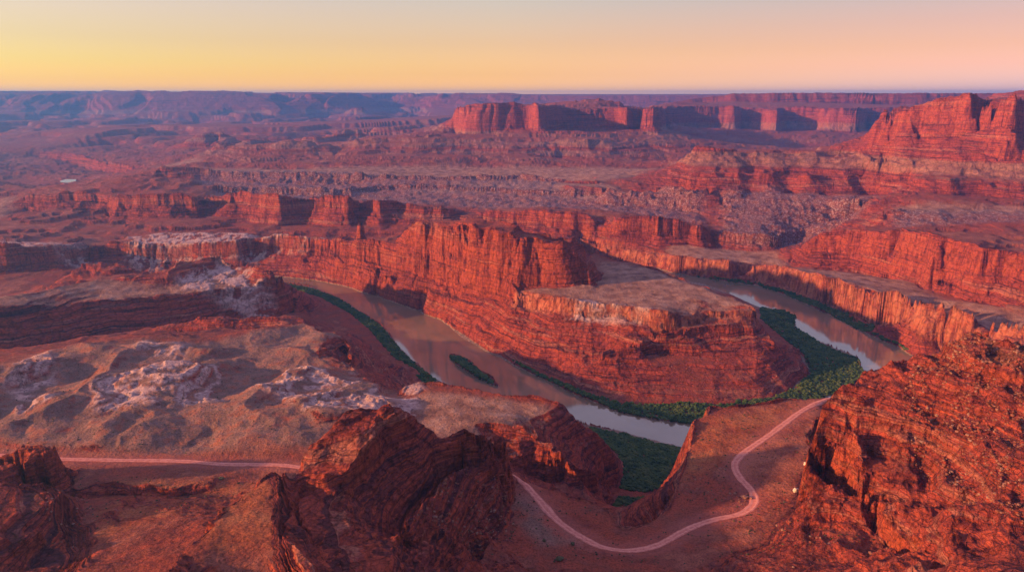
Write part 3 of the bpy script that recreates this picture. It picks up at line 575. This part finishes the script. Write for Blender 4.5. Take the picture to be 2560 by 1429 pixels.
# ------------------------------------------------------------------ rock material
def new_mat(name):
    global nt
    m = bpy.data.materials.new(name); m.use_nodes = True; nt = m.node_tree; nt.nodes.clear(); return m
def finish(col, rough=.95, bump=None, spec=.1):
    p = N('ShaderNodeBsdfPrincipled'); LK(col, p.inputs['Base Color']) if not isinstance(col, tuple) else None
    if isinstance(col, tuple): p.inputs['Base Color'].default_value = (*col, 1)
    p.inputs['Roughness'].default_value = rough; p.inputs['Specular IOR Level'].default_value = spec
    if bump is not None: LK(bump, p.inputs['Normal'])
    o = N('ShaderNodeOutputMaterial'); LK(p.outputs[0], o.inputs[0]); return p
def noise(vec, scale, det=4, rough=.6, dist=0):
    n = N('ShaderNodeTexNoise'); LK(vec, n.inputs['Vector']); n.inputs['Scale'].default_value = scale
    n.inputs['Detail'].default_value = det; n.inputs['Roughness'].default_value = rough; n.inputs['Distortion'].default_value = dist
    return n.outputs['Fac']
def comb(x, y, z):
    n = N('ShaderNodeCombineXYZ')
    for i, v in enumerate((x, y, z)):
        if isinstance(v, (int, float)): n.inputs[i].default_value = v
        else: LK(v, n.inputs[i])
    return n.outputs[0]
def attr(name):
    n = N('ShaderNodeAttribute', attribute_name=name, attribute_type='GEOMETRY'); return n
rock = new_mat("canyon_rock")
geo = N('ShaderNodeNewGeometry'); pos = geo.outputs['Position']; sp = N('ShaderNodeSeparateXYZ'); LK(pos, sp.inputs[0])
sn = N('ShaderNodeSeparateXYZ'); LK(geo.outputs['Normal'], sn.inputs[0])
px_, py_, pz_ = sp.outputs; nz = sn.outputs[2]
mA = N('ShaderNodeSeparateColor'); LK(attr('ma').outputs['Color'], mA.inputs[0]); aA = attr('ma').outputs['Alpha']
mB = N('ShaderNodeSeparateColor'); LK(attr('mb').outputs['Color'], mB.inputs[0]); aB = attr('mb').outputs['Alpha']
tilt_ = attr('tilt').outputs['Fac']
mC = N('ShaderNodeSeparateColor'); LK(attr('mc').outputs['Color'], mC.inputs[0])
pale_, tan_, orange_ = mA.outputs; scree_, olive_, dip_ = mB.outputs
zz = mth('ADD', pz_, tilt_)
n_big = noise(pos, .004, 5); n_mid = noise(pos, .03, 6, .65); n_fine = noise(pos, .16, 6, .7)
zb = mth('ADD', zz, mth('MULTIPLY', mth('SUBTRACT', n_mid, .5), 7.0))
bands = noise(comb(mth('MULTIPLY', px_, .0012), mth('MULTIPLY', py_, .0012), mth('MULTIPLY', zb, .055)), 1.0, 6, .72)
bands2 = noise(comb(mth('MULTIPLY', px_, .004), mth('MULTIPLY', py_, .004), mth('MULTIPLY', zb, .33)), 1.0, 4, .7)
rockc = ramp(bands, [(.34, (.075, .022, .028)), (.41, (.20, .050, .042)), (.455, (.46, .095, .040)), (.49, (.17, .038, .034)), (.53, (.43, .085, .040)), (.565, (.24, .052, .038)), (.61, (.44, .17, .10)), (.66, (.30, .070, .040)), (.74, (.16, .05, .045))])
rockc = mixc(mth('MULTIPLY', ramp(bands2, [(.40, (1, 1, 1)), (.50, (0, 0, 0))]), .8), rockc, (.085, .026, .030))
streak = noise(comb(mth('MULTIPLY', px_, .11), mth('MULTIPLY', py_, .11), mth('MULTIPLY', pz_, .012)), 1.0, 5, .65)
wall = ramp(streak, [(.36, (.10, .028, .028)), (.46, (.38, .078, .034)), (.55, (.56, .14, .050)), (.68, (.43, .095, .036))])
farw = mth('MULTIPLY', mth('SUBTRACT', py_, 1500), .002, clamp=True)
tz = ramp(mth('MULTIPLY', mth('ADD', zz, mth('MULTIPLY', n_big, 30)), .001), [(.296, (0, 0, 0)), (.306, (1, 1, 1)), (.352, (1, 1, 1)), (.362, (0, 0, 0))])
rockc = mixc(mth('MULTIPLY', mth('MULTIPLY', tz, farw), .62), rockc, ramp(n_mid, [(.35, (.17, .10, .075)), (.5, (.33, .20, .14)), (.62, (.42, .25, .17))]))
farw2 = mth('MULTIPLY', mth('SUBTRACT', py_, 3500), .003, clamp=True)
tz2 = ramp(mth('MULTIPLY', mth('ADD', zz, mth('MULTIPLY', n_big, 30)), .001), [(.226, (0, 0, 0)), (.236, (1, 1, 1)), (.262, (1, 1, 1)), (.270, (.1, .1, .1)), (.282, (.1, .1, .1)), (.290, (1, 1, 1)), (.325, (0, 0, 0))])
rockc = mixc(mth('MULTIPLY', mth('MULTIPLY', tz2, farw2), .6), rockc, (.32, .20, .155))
vert = ramp(nz, [(.2, (1, 1, 1)), (.5, (0, 0, 0))])
rockc = mixc(mth('MULTIPLY', vert, .38), rockc, wall)
rockc = mixc(1.0, rockc, ramp(n_fine, [(.36, (.55, .5, .52)), (.5, (1, 1, 1)), (.64, (1.0, 1.0, 1.0))]), 'MULTIPLY')
rockc = mixc(mth('MULTIPLY', dip_, mth('MULTIPLY', .75, ramp(n_mid, [(.40, (.3, .3, .3)), (.52, (1, 1, 1))]))), rockc, ramp(streak, [(.40, (.20, .065, .045)), (.52, (.48, .17, .085)), (.66, (.54, .25, .14))]))
soil = ramp(mth('ADD', mth('MULTIPLY', n_big, .55), mth('MULTIPLY', n_mid, .45)), [(.36, (.20, .050, .034)), (.45, (.35, .085, .045)), (.52, (.24, .075, .048)), (.60, (.38, .14, .08))])
tanc = ramp(n_mid, [(.34, (.20, .095, .065)), (.5, (.36, .19, .12)), (.64, (.46, .28, .19))])
orac = ramp(n_mid, [(.32, (.25, .062, .032)), (.5, (.40, .125, .05)), (.66, (.42, .17, .07))])
olic = ramp(mth('ADD', mth('MULTIPLY', n_big, .4), mth('MULTIPLY', n_mid, .6)), [(.38, (.36, .10, .055)), (.43, (.30, .145, .10)), (.48, (.22, .14, .10)), (.53, (.32, .19, .14)), (.58, (.38, .15, .085)), (.65, (.27, .16, .11))])
soil = mixc(mth('MULTIPLY', mC.outputs[0], .9), soil, ramp(n_mid, [(.36, (.085, .032, .020)), (.5, (.17, .065, .032)), (.62, (.26, .09, .035))]))
soil = mixc(tan_, soil, tanc); soil = mixc(mth('MULTIPLY', olive_, .9), soil, olic); soil = mixc(mth('MULTIPLY', orange_, .85), soil, orac)
spk = ramp(noise(pos, .5, 3, .7), [(.40, (.45, .45, .45)), (.52, (1, 1, 1))])
soil = mixc(.8, soil, spk, 'MULTIPLY')
flatf = mth('MULTIPLY', mth('SUBTRACT', mth('ADD', mth('SUBTRACT', nz, mth('ADD', mth('MULTIPLY', aB, .13), mth('MULTIPLY', mC.outputs[1], .9))), mth('MULTIPLY', mth('SUBTRACT', n_fine, .5), .25)), .80), 1 / .12, clamp=True)
base = mixc(flatf, rockc, soil)
stone = ramp(n_fine, [(.50, (0, 0, 0)), (.60, (1, 1, 1))])
palec = ramp(mth('ADD', mth('MULTIPLY', n_fine, .7), mth('MULTIPLY', n_mid, .3)), [(.38, (.20, .10, .085)), (.48, (.46, .30, .25)), (.58, (.62, .44, .35))])
base = mixc(mth('MULTIPLY', pale_, ramp(nz, [(.25, (.15, .15, .15)), (.65, (1, 1, 1))])), base, palec)
scf = mth('MULTIPLY', scree_, mth('MULTIPLY', stone, .75))
base = mixc(ramp(mth('MULTIPLY', pz_, .1), [(.16, (1, 1, 1)), (.34, (0, 0, 0))]), base, ramp(n_fine, [(.4, (.20, .13, .085)), (.6, (.38, .26, .18))]))
base = mixc(mth('MULTIPLY', scree_, .6), base, (.15, .062, .055))
base = mixc(scf, base, (.46, .36, .34))
base = mixc(mth('MULTIPLY', aA, .35), base, (.42, .15, .11))
def vor(sx_, sy_, sz_, w=.5):
    v = N('ShaderNodeTexVoronoi', feature='DISTANCE_TO_EDGE'); d_ = mth('MULTIPLY', n_fine, w)
    LK(comb(mth('ADD', mth('MULTIPLY', px_, sx_), d_), mth('ADD', mth('MULTIPLY', py_, sy_), d_), mth('ADD', mth('MULTIPLY', zz, sz_), d_)), v.inputs['Vector']); v.inputs['Scale'].default_value = 1.0
    return v.outputs['Distance']
j1 = ramp(vor(.045, .045, .035), [(0, (0, 0, 0)), (.07, (1, 1, 1))]); j2 = ramp(vor(.15, .15, .16, .7), [(0, (0, 0, 0)), (.09, (1, 1, 1))])
nearw = mth('SUBTRACT', 1.0, mth('MULTIPLY', mth('SUBTRACT', py_, 700), .0012, clamp=True))
jj = mth('SUBTRACT', 1.0, mth('MULTIPLY', mth('SUBTRACT', 1.0, flatf), mth('ADD', mth('MULTIPLY', mth('SUBTRACT', 1.0, j1), .34), mth('MULTIPLY', mth('MULTIPLY', mth('SUBTRACT', 1.0, j2), nearw), .26)), clamp=True))
base = mixc(1.0, base, comb(jj, jj, jj), 'MULTIPLY')
base = mixc(1.0, base, (1.0, .88, .98), 'MULTIPLY')
b1 = N('ShaderNodeBump'); b1.inputs['Distance'].default_value = 3.2; b1.inputs['Strength'].default_value = .9
LK(mth('ADD', mth('ADD', mth('MULTIPLY', n_fine, 1.0), mth('MULTIPLY', bands2, mth('SUBTRACT', 1.15, nz))), mth('MULTIPLY', jj, .9)), b1.inputs['Height'])
b2 = N('ShaderNodeBump'); b2.inputs['Distance'].default_value = 11.0; b2.inputs['Strength'].default_value = .65
LK(mth('ADD', n_mid, mth('MULTIPLY', mth('ADD', bands, mth('MULTIPLY', streak, .8)), mth('SUBTRACT', 1.1, nz))), b2.inputs['Height']); LK(b1.outputs[0], b2.inputs['Normal'])
finish(base, .95, b2.outputs[0])
ma = np.stack([AT['pale'].ravel(), AT['tan'].ravel(), AT['orange'].ravel(), AT['road'].ravel()], -1)
mb = np.stack([AT['scree'].ravel(), AT['olive'].ravel(), AT['cap'].ravel(), AT['rim'].ravel()], -1)
tl = AT['tilt'].ravel()
mc = np.stack([AT['brown'].ravel(), AT['dip'].ravel(), AT['dip'].ravel() * 0, AT['dip'].ravel() * 0 + 1], -1)
# ------------------------------------------------------------------ landforms cut from the ground sheet
def plan(*q): return [zD(x, 150, D) for x, D in q]
regs = [
 ("mesa", "flat-topped red mesa with sheer walls in mid distance", "mesa", plan((1105, 5000), (1105, 6500), (1640, 7000), (1700, 5100), (1480, 4850), (1300, 4830))),
 ("plateau", "long high plateau wall with orange upper cliffs beneath the right skyline", "plateau", plan((1640, 7000), (1600, 9900), (3700, 9900), (3700, 5300), (2220, 5300), (1750, 5500), (1700, 5100))),
 ("butte", "glowing orange sheer butte on a talus cone near the right edge", "butte", plan((2100, 3450), (2130, 2950), (2560, 2500), (2800, 2600), (2800, 5200), (2400, 5200))),
 ("plateau", "hazy blue plateau far behind the flat-topped mesa", "plateau", plan((930, 14000), (1000, 19000), (3700, 24000), (3700, 10500), (1130, 11200))),
 ("rock_ridge", "fluted bright red rock fin rising from the gooseneck of the river", "rock ridge", [fr[0]] + [(p[0] - 12, p[1] - 16, 0) for p in fr[:13]] + [(p[0], p[1] - 34, 0) for p in fr[13:]] + [(fr[-1][0] + 25, fr[-1][1] + 80, 0)] + [(p[0] + 70, p[1] + 140, 0) for p in reversed(fr[2:12] + fr[14:21])]),
 ("rock_spire", "small lone red rock spire on the bench rim left of the fin", "rock spire", spire_f),
 ("rock_outcrop", "dark layered rock outcrop with orange sunlit left end, bottom centre", "rock outcrop", [(p[0] * 1.06, p[1] + 40, 0) for p in dl] + area(190, (1262, 1186, 170), (1180, 1222, 186), (1120, 1270, 195), (1062, 1318, 204), (1002, 1429, 214)) + area(280, (830, 1429), (760, 1330), (740, 1260), (745, 1200))),
 ("rock_outcrop", "dark maroon layered outcrop at the lower left corner", "rock outcrop", [(p[0] * 1.05, p[1] + 32, 0) for p in elr] + area(165, (176, 1196, 152), (202, 1240, 156), (198, 1290, 160), (130, 1370, 168), (60, 1429, 178), (-300, 1429, 200))),
 ("rocky_hill", "rugged orange-red rubble hill filling the lower right corner", "rocky hill", [(p[0] * 1.04 + 8, p[1] + 60, 0) for p in gl] + [(500, 300, 0), (330, 330, 0)] + list(reversed(area(185, (2062, 1018, 172), (2014, 1160, 180), (2012, 1210, 183), (2110, 1275, 190), (2200, 1360, 197), (2300, 1429, 205))))),
 ("rocky_shoulder", "orange-brown rock spur with dark cliff notches beside the dark outcrop", "rock spur", list(sr) + list(reversed([(p[0] - 14, p[1] + 2, 0) for p in sl]))),
 ("rock_hill", "rounded tan hill with dark layered cliff above the green gully", "hill", area(140, (1008, 950), (1150, 955), (1390, 990), (1450, 1045, 118), (1545, 1160, 30), (1530, 1240, 30), (1400, 1225, 90), (1240, 1165, 140), (1020, 1060))),
 ("mesa", "grey-topped bench with dark maroon cliffs jutting toward the river bend", "mesa", [(p[0], p[1] + 60, 0) for p in area(140, (-300, 740), (0, 738), (170, 713), (250, 698), (420, 699), (450, 676), (560, 661), (700, 700, 110))] + list(reversed(alo))),
]
owner = np.zeros(len(quads), np.int8)
for i, (n_, l_, c_, poly) in enumerate(regs, 1): owner[inpoly(qx, qy, poly) & (owner == 0)] = i
def cut(name, k):
    Fq = quads[owner == k]
    u, inv = np.unique(Fq, return_inverse=True)
    return mesh_obj(name, verts[u], inv.reshape(-1, 4), rock, smooth=True, cols={'ma': ma[u], 'mb': mb[u], 'mc': mc[u], 'tilt': tl[u]})
tag(cut('terrain', 0), "red canyon country of stepped benches and cliffs", None, None, 'structure')
for i, (n_, l_, c_, poly) in enumerate(regs, 1):
    if (owner == i).sum() > 10: tag(cut(n_, i), l_, c_, None, 'structure')
# ------------------------------------------------------------------ river, pond, road
water = new_mat("river_water")
g2 = N('ShaderNodeNewGeometry'); wn = noise(g2.outputs['Position'], .05, 4)
wc = ramp(noise(g2.outputs['Position'], .006, 3), [(.4, (.20, .125, .08)), (.6, (.25, .16, .105))])
bw = N('ShaderNodeBump'); bw.inputs['Distance'].default_value = .05; bw.inputs['Strength'].default_value = .25; LK(wn, bw.inputs['Height'])
p = finish(wc, .07, bw.outputs[0], .5); p.inputs['IOR'].default_value = 1.85
rp = river_poly; 
me = bpy.data.meshes.new('river')
def flat_poly(name, poly, zv, mat, grow=0):
    import bmesh
    bm = bmesh.new(); vs = [bm.verts.new((p[0], p[1], zv)) for p in poly]; f = bm.faces.new(vs)
    bmesh.ops.triangulate(bm, faces=[f])
    if f.is_valid and f.normal.z < 0: bmesh.ops.reverse_faces(bm, faces=bm.faces)
    m = bpy.data.meshes.new(name); bm.to_mesh(m); bm.free(); m.materials.append(mat)
    o = bpy.data.objects.new(name, m); C.collection.objects.link(o); return o
def offset_poly(poly, d):
    P = np.array([(p[0], p[1]) for p in poly]); A = np.roll(P, 1, 0); B = np.roll(P, -1, 0)
    area_ = np.sum(P[:, 0] * B[:, 1] - B[:, 0] * P[:, 1])
    t = B - A; t /= np.maximum(np.hypot(t[:, 0], t[:, 1]), 1e-6)[:, None]
    nrm = np.stack([t[:, 1], -t[:, 0]], -1) * (1 if area_ > 0 else -1)
    return [(q[0], q[1], 0) for q in P + nrm * d]
river = flat_poly('river', offset_poly(river_poly, 12), 0.35, water)
tag(river, "calm brown river bending round the gooseneck", None, None, 'structure')
roadm = new_mat("road_dirt")
g3 = N('ShaderNodeNewGeometry'); finish(mixc(mth('MULTIPLY', attr('rut').outputs['Fac'], .5), ramp(noise(g3.outputs['Position'], .25, 6), [(.38, (.46, .135, .10)), (.6, (.64, .23, .18))]), (.72, .34, .27)), .95)
for j, rd in enumerate(roads):
    t = np.gradient(rd, axis=0); t /= np.hypot(t[:, 0], t[:, 1])[:, None]; nr = np.stack([t[:, 1], -t[:, 0]], -1)
    offs = np.linspace(-4.5, 4.5, 9); wv = 1 + .22 * pn(rd[:, 0], rd[:, 1], 45, 91) + .14 * pn(rd[:, 0], rd[:, 1], 12, 92)
    P = rd[:, None, :] + nr[:, None, :] * (offs[None, :, None] * wv[:, None, None])
    hc, _ = field(P[..., 0], P[..., 1]); hz_ = hc + .55 - (np.abs(offs) > 4.4) * .5
    V = np.dstack([P, hz_]).reshape(-1, 3); n, m = P.shape[:2]; ii = np.arange(n * m).reshape(n, m)
    Q = np.stack([ii[:-1, :-1], ii[:-1, 1:], ii[1:, 1:], ii[1:, :-1]], -1).reshape(-1, 4)
    if j: Q = Q[:, ::-1]
    tag(mesh_obj('dirt_road', V, Q[:, ::-1], roadm, smooth=True, cols={'rut': np.tile((np.abs(np.abs(offs) - 1.95) < .6).astype(F32), len(rd))}), ("pale pink dirt road crossing the left bench behind the outcrops", "winding pink dirt road curving round the green gully")[j], None, None, 'structure')
# ------------------------------------------------------------------ vegetation
leaf = new_mat("bush_leaf")
g4 = N('ShaderNodeNewGeometry'); oi = noise(g4.outputs['Position'], .05, 4)
finish(mixc(mth('MULTIPLY', g4.outputs['Random Per Island'], .55), ramp(oi, [(.38, (.022, .045, .018)), (.5, (.045, .075, .022)), (.62, (.10, .11, .030))]), (.075, .10, .035)), .8)
scrub = new_mat("scrub_leaf")
g5 = N('ShaderNodeNewGeometry'); finish(ramp(g5.outputs['Random Per Island'], [(.1, (.035, .035, .02)), (.6, (.07, .06, .03)), (.95, (.10, .09, .045))]), .9)
import bmesh
def blob(seed, sub=2):
    bm = bmesh.new(); bmesh.ops.create_icosphere(bm, subdivisions=sub, radius=1); rr = random.Random(seed)
    for v in bm.verts:
        k = .62 + rr.random() * .6; v.co *= k; v.co.z = max(v.co.z * .85 + .35, -.25)
    V = np.array([v.co[:] for v in bm.verts]); Fc = np.array([[v.index for v in f.verts] for f in bm.faces]); bm.free(); return V, Fc
def bushes(name, XY, size, mat, seed, sub=2, sink=.1, hmax=400):
    rg_ = np.random.default_rng(seed); tmpl = [blob(s, sub) for s in range(6)]
    h, _ = field(XY[:, 0].copy(), XY[:, 1].copy()); k = (h > .9) & (h < hmax)
    XY = XY[k]; h = h[k]; sz = (size[0] + (size[1] - size[0]) * rg_.random(len(XY)) ** 1.6)
    V, Fc, o = [], [], 0
    for t, (tv, tf) in enumerate(tmpl):
        s = np.arange(t, len(XY), 6)
        if not len(s): continue
        an = rg_.random(len(s)) * 6.28; c, sn_ = np.cos(an), np.sin(an)
        vx = tv[None, :, 0] * c[:, None] - tv[None, :, 1] * sn_[:, None]; vy = tv[None, :, 0] * sn_[:, None] + tv[None, :, 1] * c[:, None]
        vz = np.repeat(tv[None, :, 2], len(s), 0) * rg_.uniform(.7, 1.15, (len(s), 1))
        S_ = sz[s][:, None]
        V.append(np.stack([XY[s, 0:1] + vx * S_, XY[s, 1:2] + vy * S_, h[s][:, None] + (vz - sink) * S_], -1).reshape(-1, 3))
        Fc.append((tf[None] + (np.arange(len(s)) * len(tv))[:, None, None] + o).reshape(-1, 3)); o += len(s) * len(tv)
    return mesh_obj(name, np.concatenate(V), np.concatenate(Fc), mat)
def scatter(poly, per, seed, clump=0):
    P = np.array([(p[0], p[1]) for p in poly]); rg_ = np.random.default_rng(seed); lo, hi = P.min(0), P.max(0)
    n = int((hi - lo).prod() / per); q = lo + (hi - lo) * rg_.random((n, 2)); q = q[inpoly(q[:, 0], q[:, 1], poly)]
    if clump: q = q[pn(q[:, 0], q[:, 1], clump, 3) + rg_.random(len(q)) * .5 > .12]
    return q
veg = [
 (area(2, (700, 709), (780, 720), (850, 747), (900, 780), (950, 812), (1000, 872), (1040, 914), (1100, 957), (1060, 962), (1000, 915), (960, 870), (930, 830), (870, 782), (780, 742), (700, 728)), 14, 0),
 (area(3, (1275, 898), (1350, 935), (1450, 975), (1550, 1008), (1650, 1014), (1740, 1012), (1850, 1005), (1850, 1052), (1740, 1064), (1650, 1052), (1550, 1032), (1450, 992), (1350, 948)), 14, 0),
 (area(3, (1850, 1008), (1930, 1000), (1985, 975), (2030, 935), (2010, 888), (1960, 850), (1902, 800), (1900, 768), (1960, 776), (1990, 790), (1986, 812), (2060, 862), (2140, 892), (2165, 938), (2110, 975), (2030, 1010), (1850, 1050)), 16, 90),
 (area(3, (1700, 686), (1822, 700), (1890, 706), (1960, 724), (2060, 762), (2150, 798), (2250, 840), (2340, 882), (2330, 890), (2260, 876), (2200, 852), (2130, 818), (2050, 778), (1950, 737), (1890, 715), (1790, 702), (1700, 694)), 14, 0),
 (area(3, (950, 748), (1000, 762), (1060, 785), (1060, 792), (990, 766)), 30, 0),
 (area(2.6, (1122, 890), (1150, 890), (1190, 920), (1232, 952), (1236, 962), (1190, 943), (1140, 908)), 9, 0),
 (area(5, (1470, 1066), (1560, 1081), (1690, 1115), (1735, 1124), (1690, 1150), (1668, 1195), (1646, 1240), (1600, 1250), (1550, 1240), (1560, 1175), (1545, 1140), (1505, 1100)), 9, 0),
 (area(45, (1535, 1290), (1630, 1285), (1655, 1420), (1545, 1420)), 14, 0),
 (area(25, (1545, 1240), (1646, 1240), (1626, 1280), (1604, 1315), (1570, 1316), (1530, 1270)), 16, 0),
]
q = []
for i, (p_, per, cl) in enumerate(veg):
    q_ = scatter(p_, per * .7, 50 + i, 0); h_, _ = field(q_[:, 0].copy(), q_[:, 1].copy())
    q.append(q_[h_ < (9 if i < 6 else 66)])
q = np.concatenate(q)
tag(bushes('riverside_bushes', q, (1.4, 4.3), leaf, 3, hmax=66), "dense green thickets lining the river banks and gully floor", None, None, 'stuff')
sc = [(area(170, (1690, 1240), (1750, 1055), (2080, 996), (2010, 1210), (1960, 1300), (2200, 1429), (1100, 1429), (1250, 1330), (1310, 1210), (1440, 1245), (1540, 1320), (1640, 1300)), 60, 40),
      (area(150, (0, 905), (190, 865), (480, 870), (880, 865), (1000, 990), (760, 1130), (0, 1130)), 150, 60), (area(165, (180, 1165), (700, 1170), (600, 1240), (420, 1290), (150, 1400), (200, 1250)), 70, 40),
      (area(131, (1300, 722), (1486, 712), (1620, 664), (1893, 768), (1500, 760)), 500, 80), (area(143, (1040, 970), (1250, 992), (1380, 1005), (1400, 1120), (1150, 1110)), 160, 40)]
q = np.concatenate([scatter(p_, per, 80 + i, cl) for i, (p_, per, cl) in enumerate(sc)])
rd_all = np.concatenate(roads)[::4]
keep = np.ones(len(q), bool)
for s in range(0, len(q), 4000):
    d = np.hypot(q[s:s + 4000, None, 0] - rd_all[None, :, 0], q[s:s + 4000, None, 1] - rd_all[None, :, 1]).min(1); keep[s:s + 4000] = d > 7
tag(bushes('desert_scrub', q[keep], (.35, 1.3), scrub, 5, 1), "small dark scrub dotted over the dry benches", None, None, 'stuff')
# ------------------------------------------------------------------ rocks
rubm = new_mat("rubble_rock")
g6 = N('ShaderNodeNewGeometry'); finish(mixc(noise(g6.outputs['Position'], 1.2, 3), ramp(g6.outputs['Random Per Island'], [(0, (.12, .035, .025)), (.45, (.26, .075, .045)), (.8, (.36, .16, .11)), (.97, (.46, .27, .21))]), (.14, .045, .03)), .95)
rocks = [(area(285, (2300, 900), (2420, 845), (2560, 900), (2700, 1300), (2560, 1280), (2400, 1150), (2250, 1020)), 5.0, 14), (area(200, (2060, 1250), (2200, 1350), (2300, 1429), (1900, 1429), (1950, 1250)), 60, 30),
         (area(35, (1150, 800), (1300, 870), (1600, 960), (1900, 980), (1990, 900), (1900, 850), (1500, 850), (1290, 790)), 110, 60), (area(190, (1000, 1400), (1090, 1290), (1260, 1190), (1300, 1300), (1150, 1429)), 14, 25),
         (area(170, (1690, 1170), (1830, 1160), (1870, 1260), (1700, 1280)), 22, 20), (area(160, (130, 1190), (230, 1240), (200, 1400), (130, 1400)), 16, 20)]
q = np.concatenate([scatter(p_, per, 120 + i, cl) for i, (p_, per, cl) in enumerate(rocks)])
sz_ = (.4, 2.1)
tag(bushes('rubble', q, sz_, rubm, 9, 1, sink=.45), "loose broken red and pale blocks strewn over the slopes", None, None, 'stuff')
def single(name, label, cat, x, y, z0, size, mat, seed, sub, group=None, sq=(1, 1, 1)):
    p_ = yz(x, y, z0); h_, _ = field(np.array([p_[0]]), np.array([p_[1]])); D_ = p_[1]
    for _k in range(4):          # slide along the bearing until the ground meets the sight line
        q_ = yz(x, y, float(h_[0])); h_, _ = field(np.array([q_[0]]), np.array([q_[1]]))
    tv, tf = blob(seed, sub); o = mesh_obj(name, tv * size * np.array(sq), tf, mat); o.location = (q_[0], q_[1], float(h_[0]) + size * .1)
    return tag(o, label, cat, group)
pr = new_mat("pale_boulder"); g7 = N('ShaderNodeNewGeometry'); finish(ramp(noise(g7.outputs['Position'], .8, 4), [(.35, (.40, .28, .23)), (.6, (.70, .58, .52))]), .9)
single('boulder', "white boulder on the flat at the foot of the right hill", "boulder", 1990, 1228, 185, 3.4, pr, 31, 2, "pale boulders beside the road", (1, .8, 1.1))
single('boulder', "smaller white boulder upslope behind the white one", "boulder", 2006, 1212, 185, 2.2, pr, 32, 2, "pale boulders beside the road", (.8, .8, 1.2))
single('boulder', "pinkish boulder just left of the road below its sharp bend", "boulder", 1862, 1243, 171, 3.0, rubm, 33, 2, "pale boulders beside the road", (1.5, 1, .8))
single('boulder', "small round pinkish boulder touching the road edge at its bend", "boulder", 1877, 1246, 171, 1.9, rubm, 34, 2, "pale boulders beside the road")
single('shrub', "dark green shrub below the lowest curve of the road", "shrub", 1400, 1398, 180, 3.2, scrub, 41, 2, "large dark shrubs on the red flat", (1.3, 1, .8))
single('shrub', "rounded green shrub left of the road before its low curve", "shrub", 1432, 1360, 178, 2.4, scrub, 42, 2, "large dark shrubs on the red flat")
single('shrub', "low shrub between the road and the red ledges, leftmost of three", "shrub", 1360, 1352, 178, 1.8, scrub, 43, 2, "large dark shrubs on the red flat")
single('shrub', "dark shrub alone on the orange slope left of the dark outcrop", "shrub", 553, 1196, 160, 2.6, scrub, 44, 2, "large dark shrubs on the red flat", (1.4, 1, .8))
pond = flat_poly('pond', [yz(a_, b_, 58) for a_, b_ in ((150, 453), (165, 449), (190, 449), (190, 455), (170, 458), (152, 457))], 60.5, water)
tag(pond, "tiny bright patch of water far off in the left canyon", None, None, 'structure')
# ------------------------------------------------------------------ haze
hz_m = new_mat("haze_air")
vol = N('ShaderNodeVolumePrincipled'); vol.inputs['Color'].default_value = (.10, .38, 1.0, 1); vol.inputs['Density'].default_value = 5.2e-5; vol.inputs['Anisotropy'].default_value = 0.5
o_ = N('ShaderNodeOutputMaterial'); LK(vol.outputs[0], o_.inputs['Volume'])
top = float(H.max()) + 3; print('haze top', top)
bm = bmesh.new(); bmesh.ops.create_cube(bm, size=1)
for v in bm.verts: v.co = (v.co.x * 46000, 10000 + v.co.y * 29000, (top + 12) * .5 - 6 + v.co.z * (top + 12))
m = bpy.data.meshes.new('haze'); bm.to_mesh(m); bm.free(); m.materials.append(hz_m)
tag(bpy.data.objects.new('haze', m), None, None, None, 'stuff'); C.collection.objects.link(bpy.data.objects['haze'])
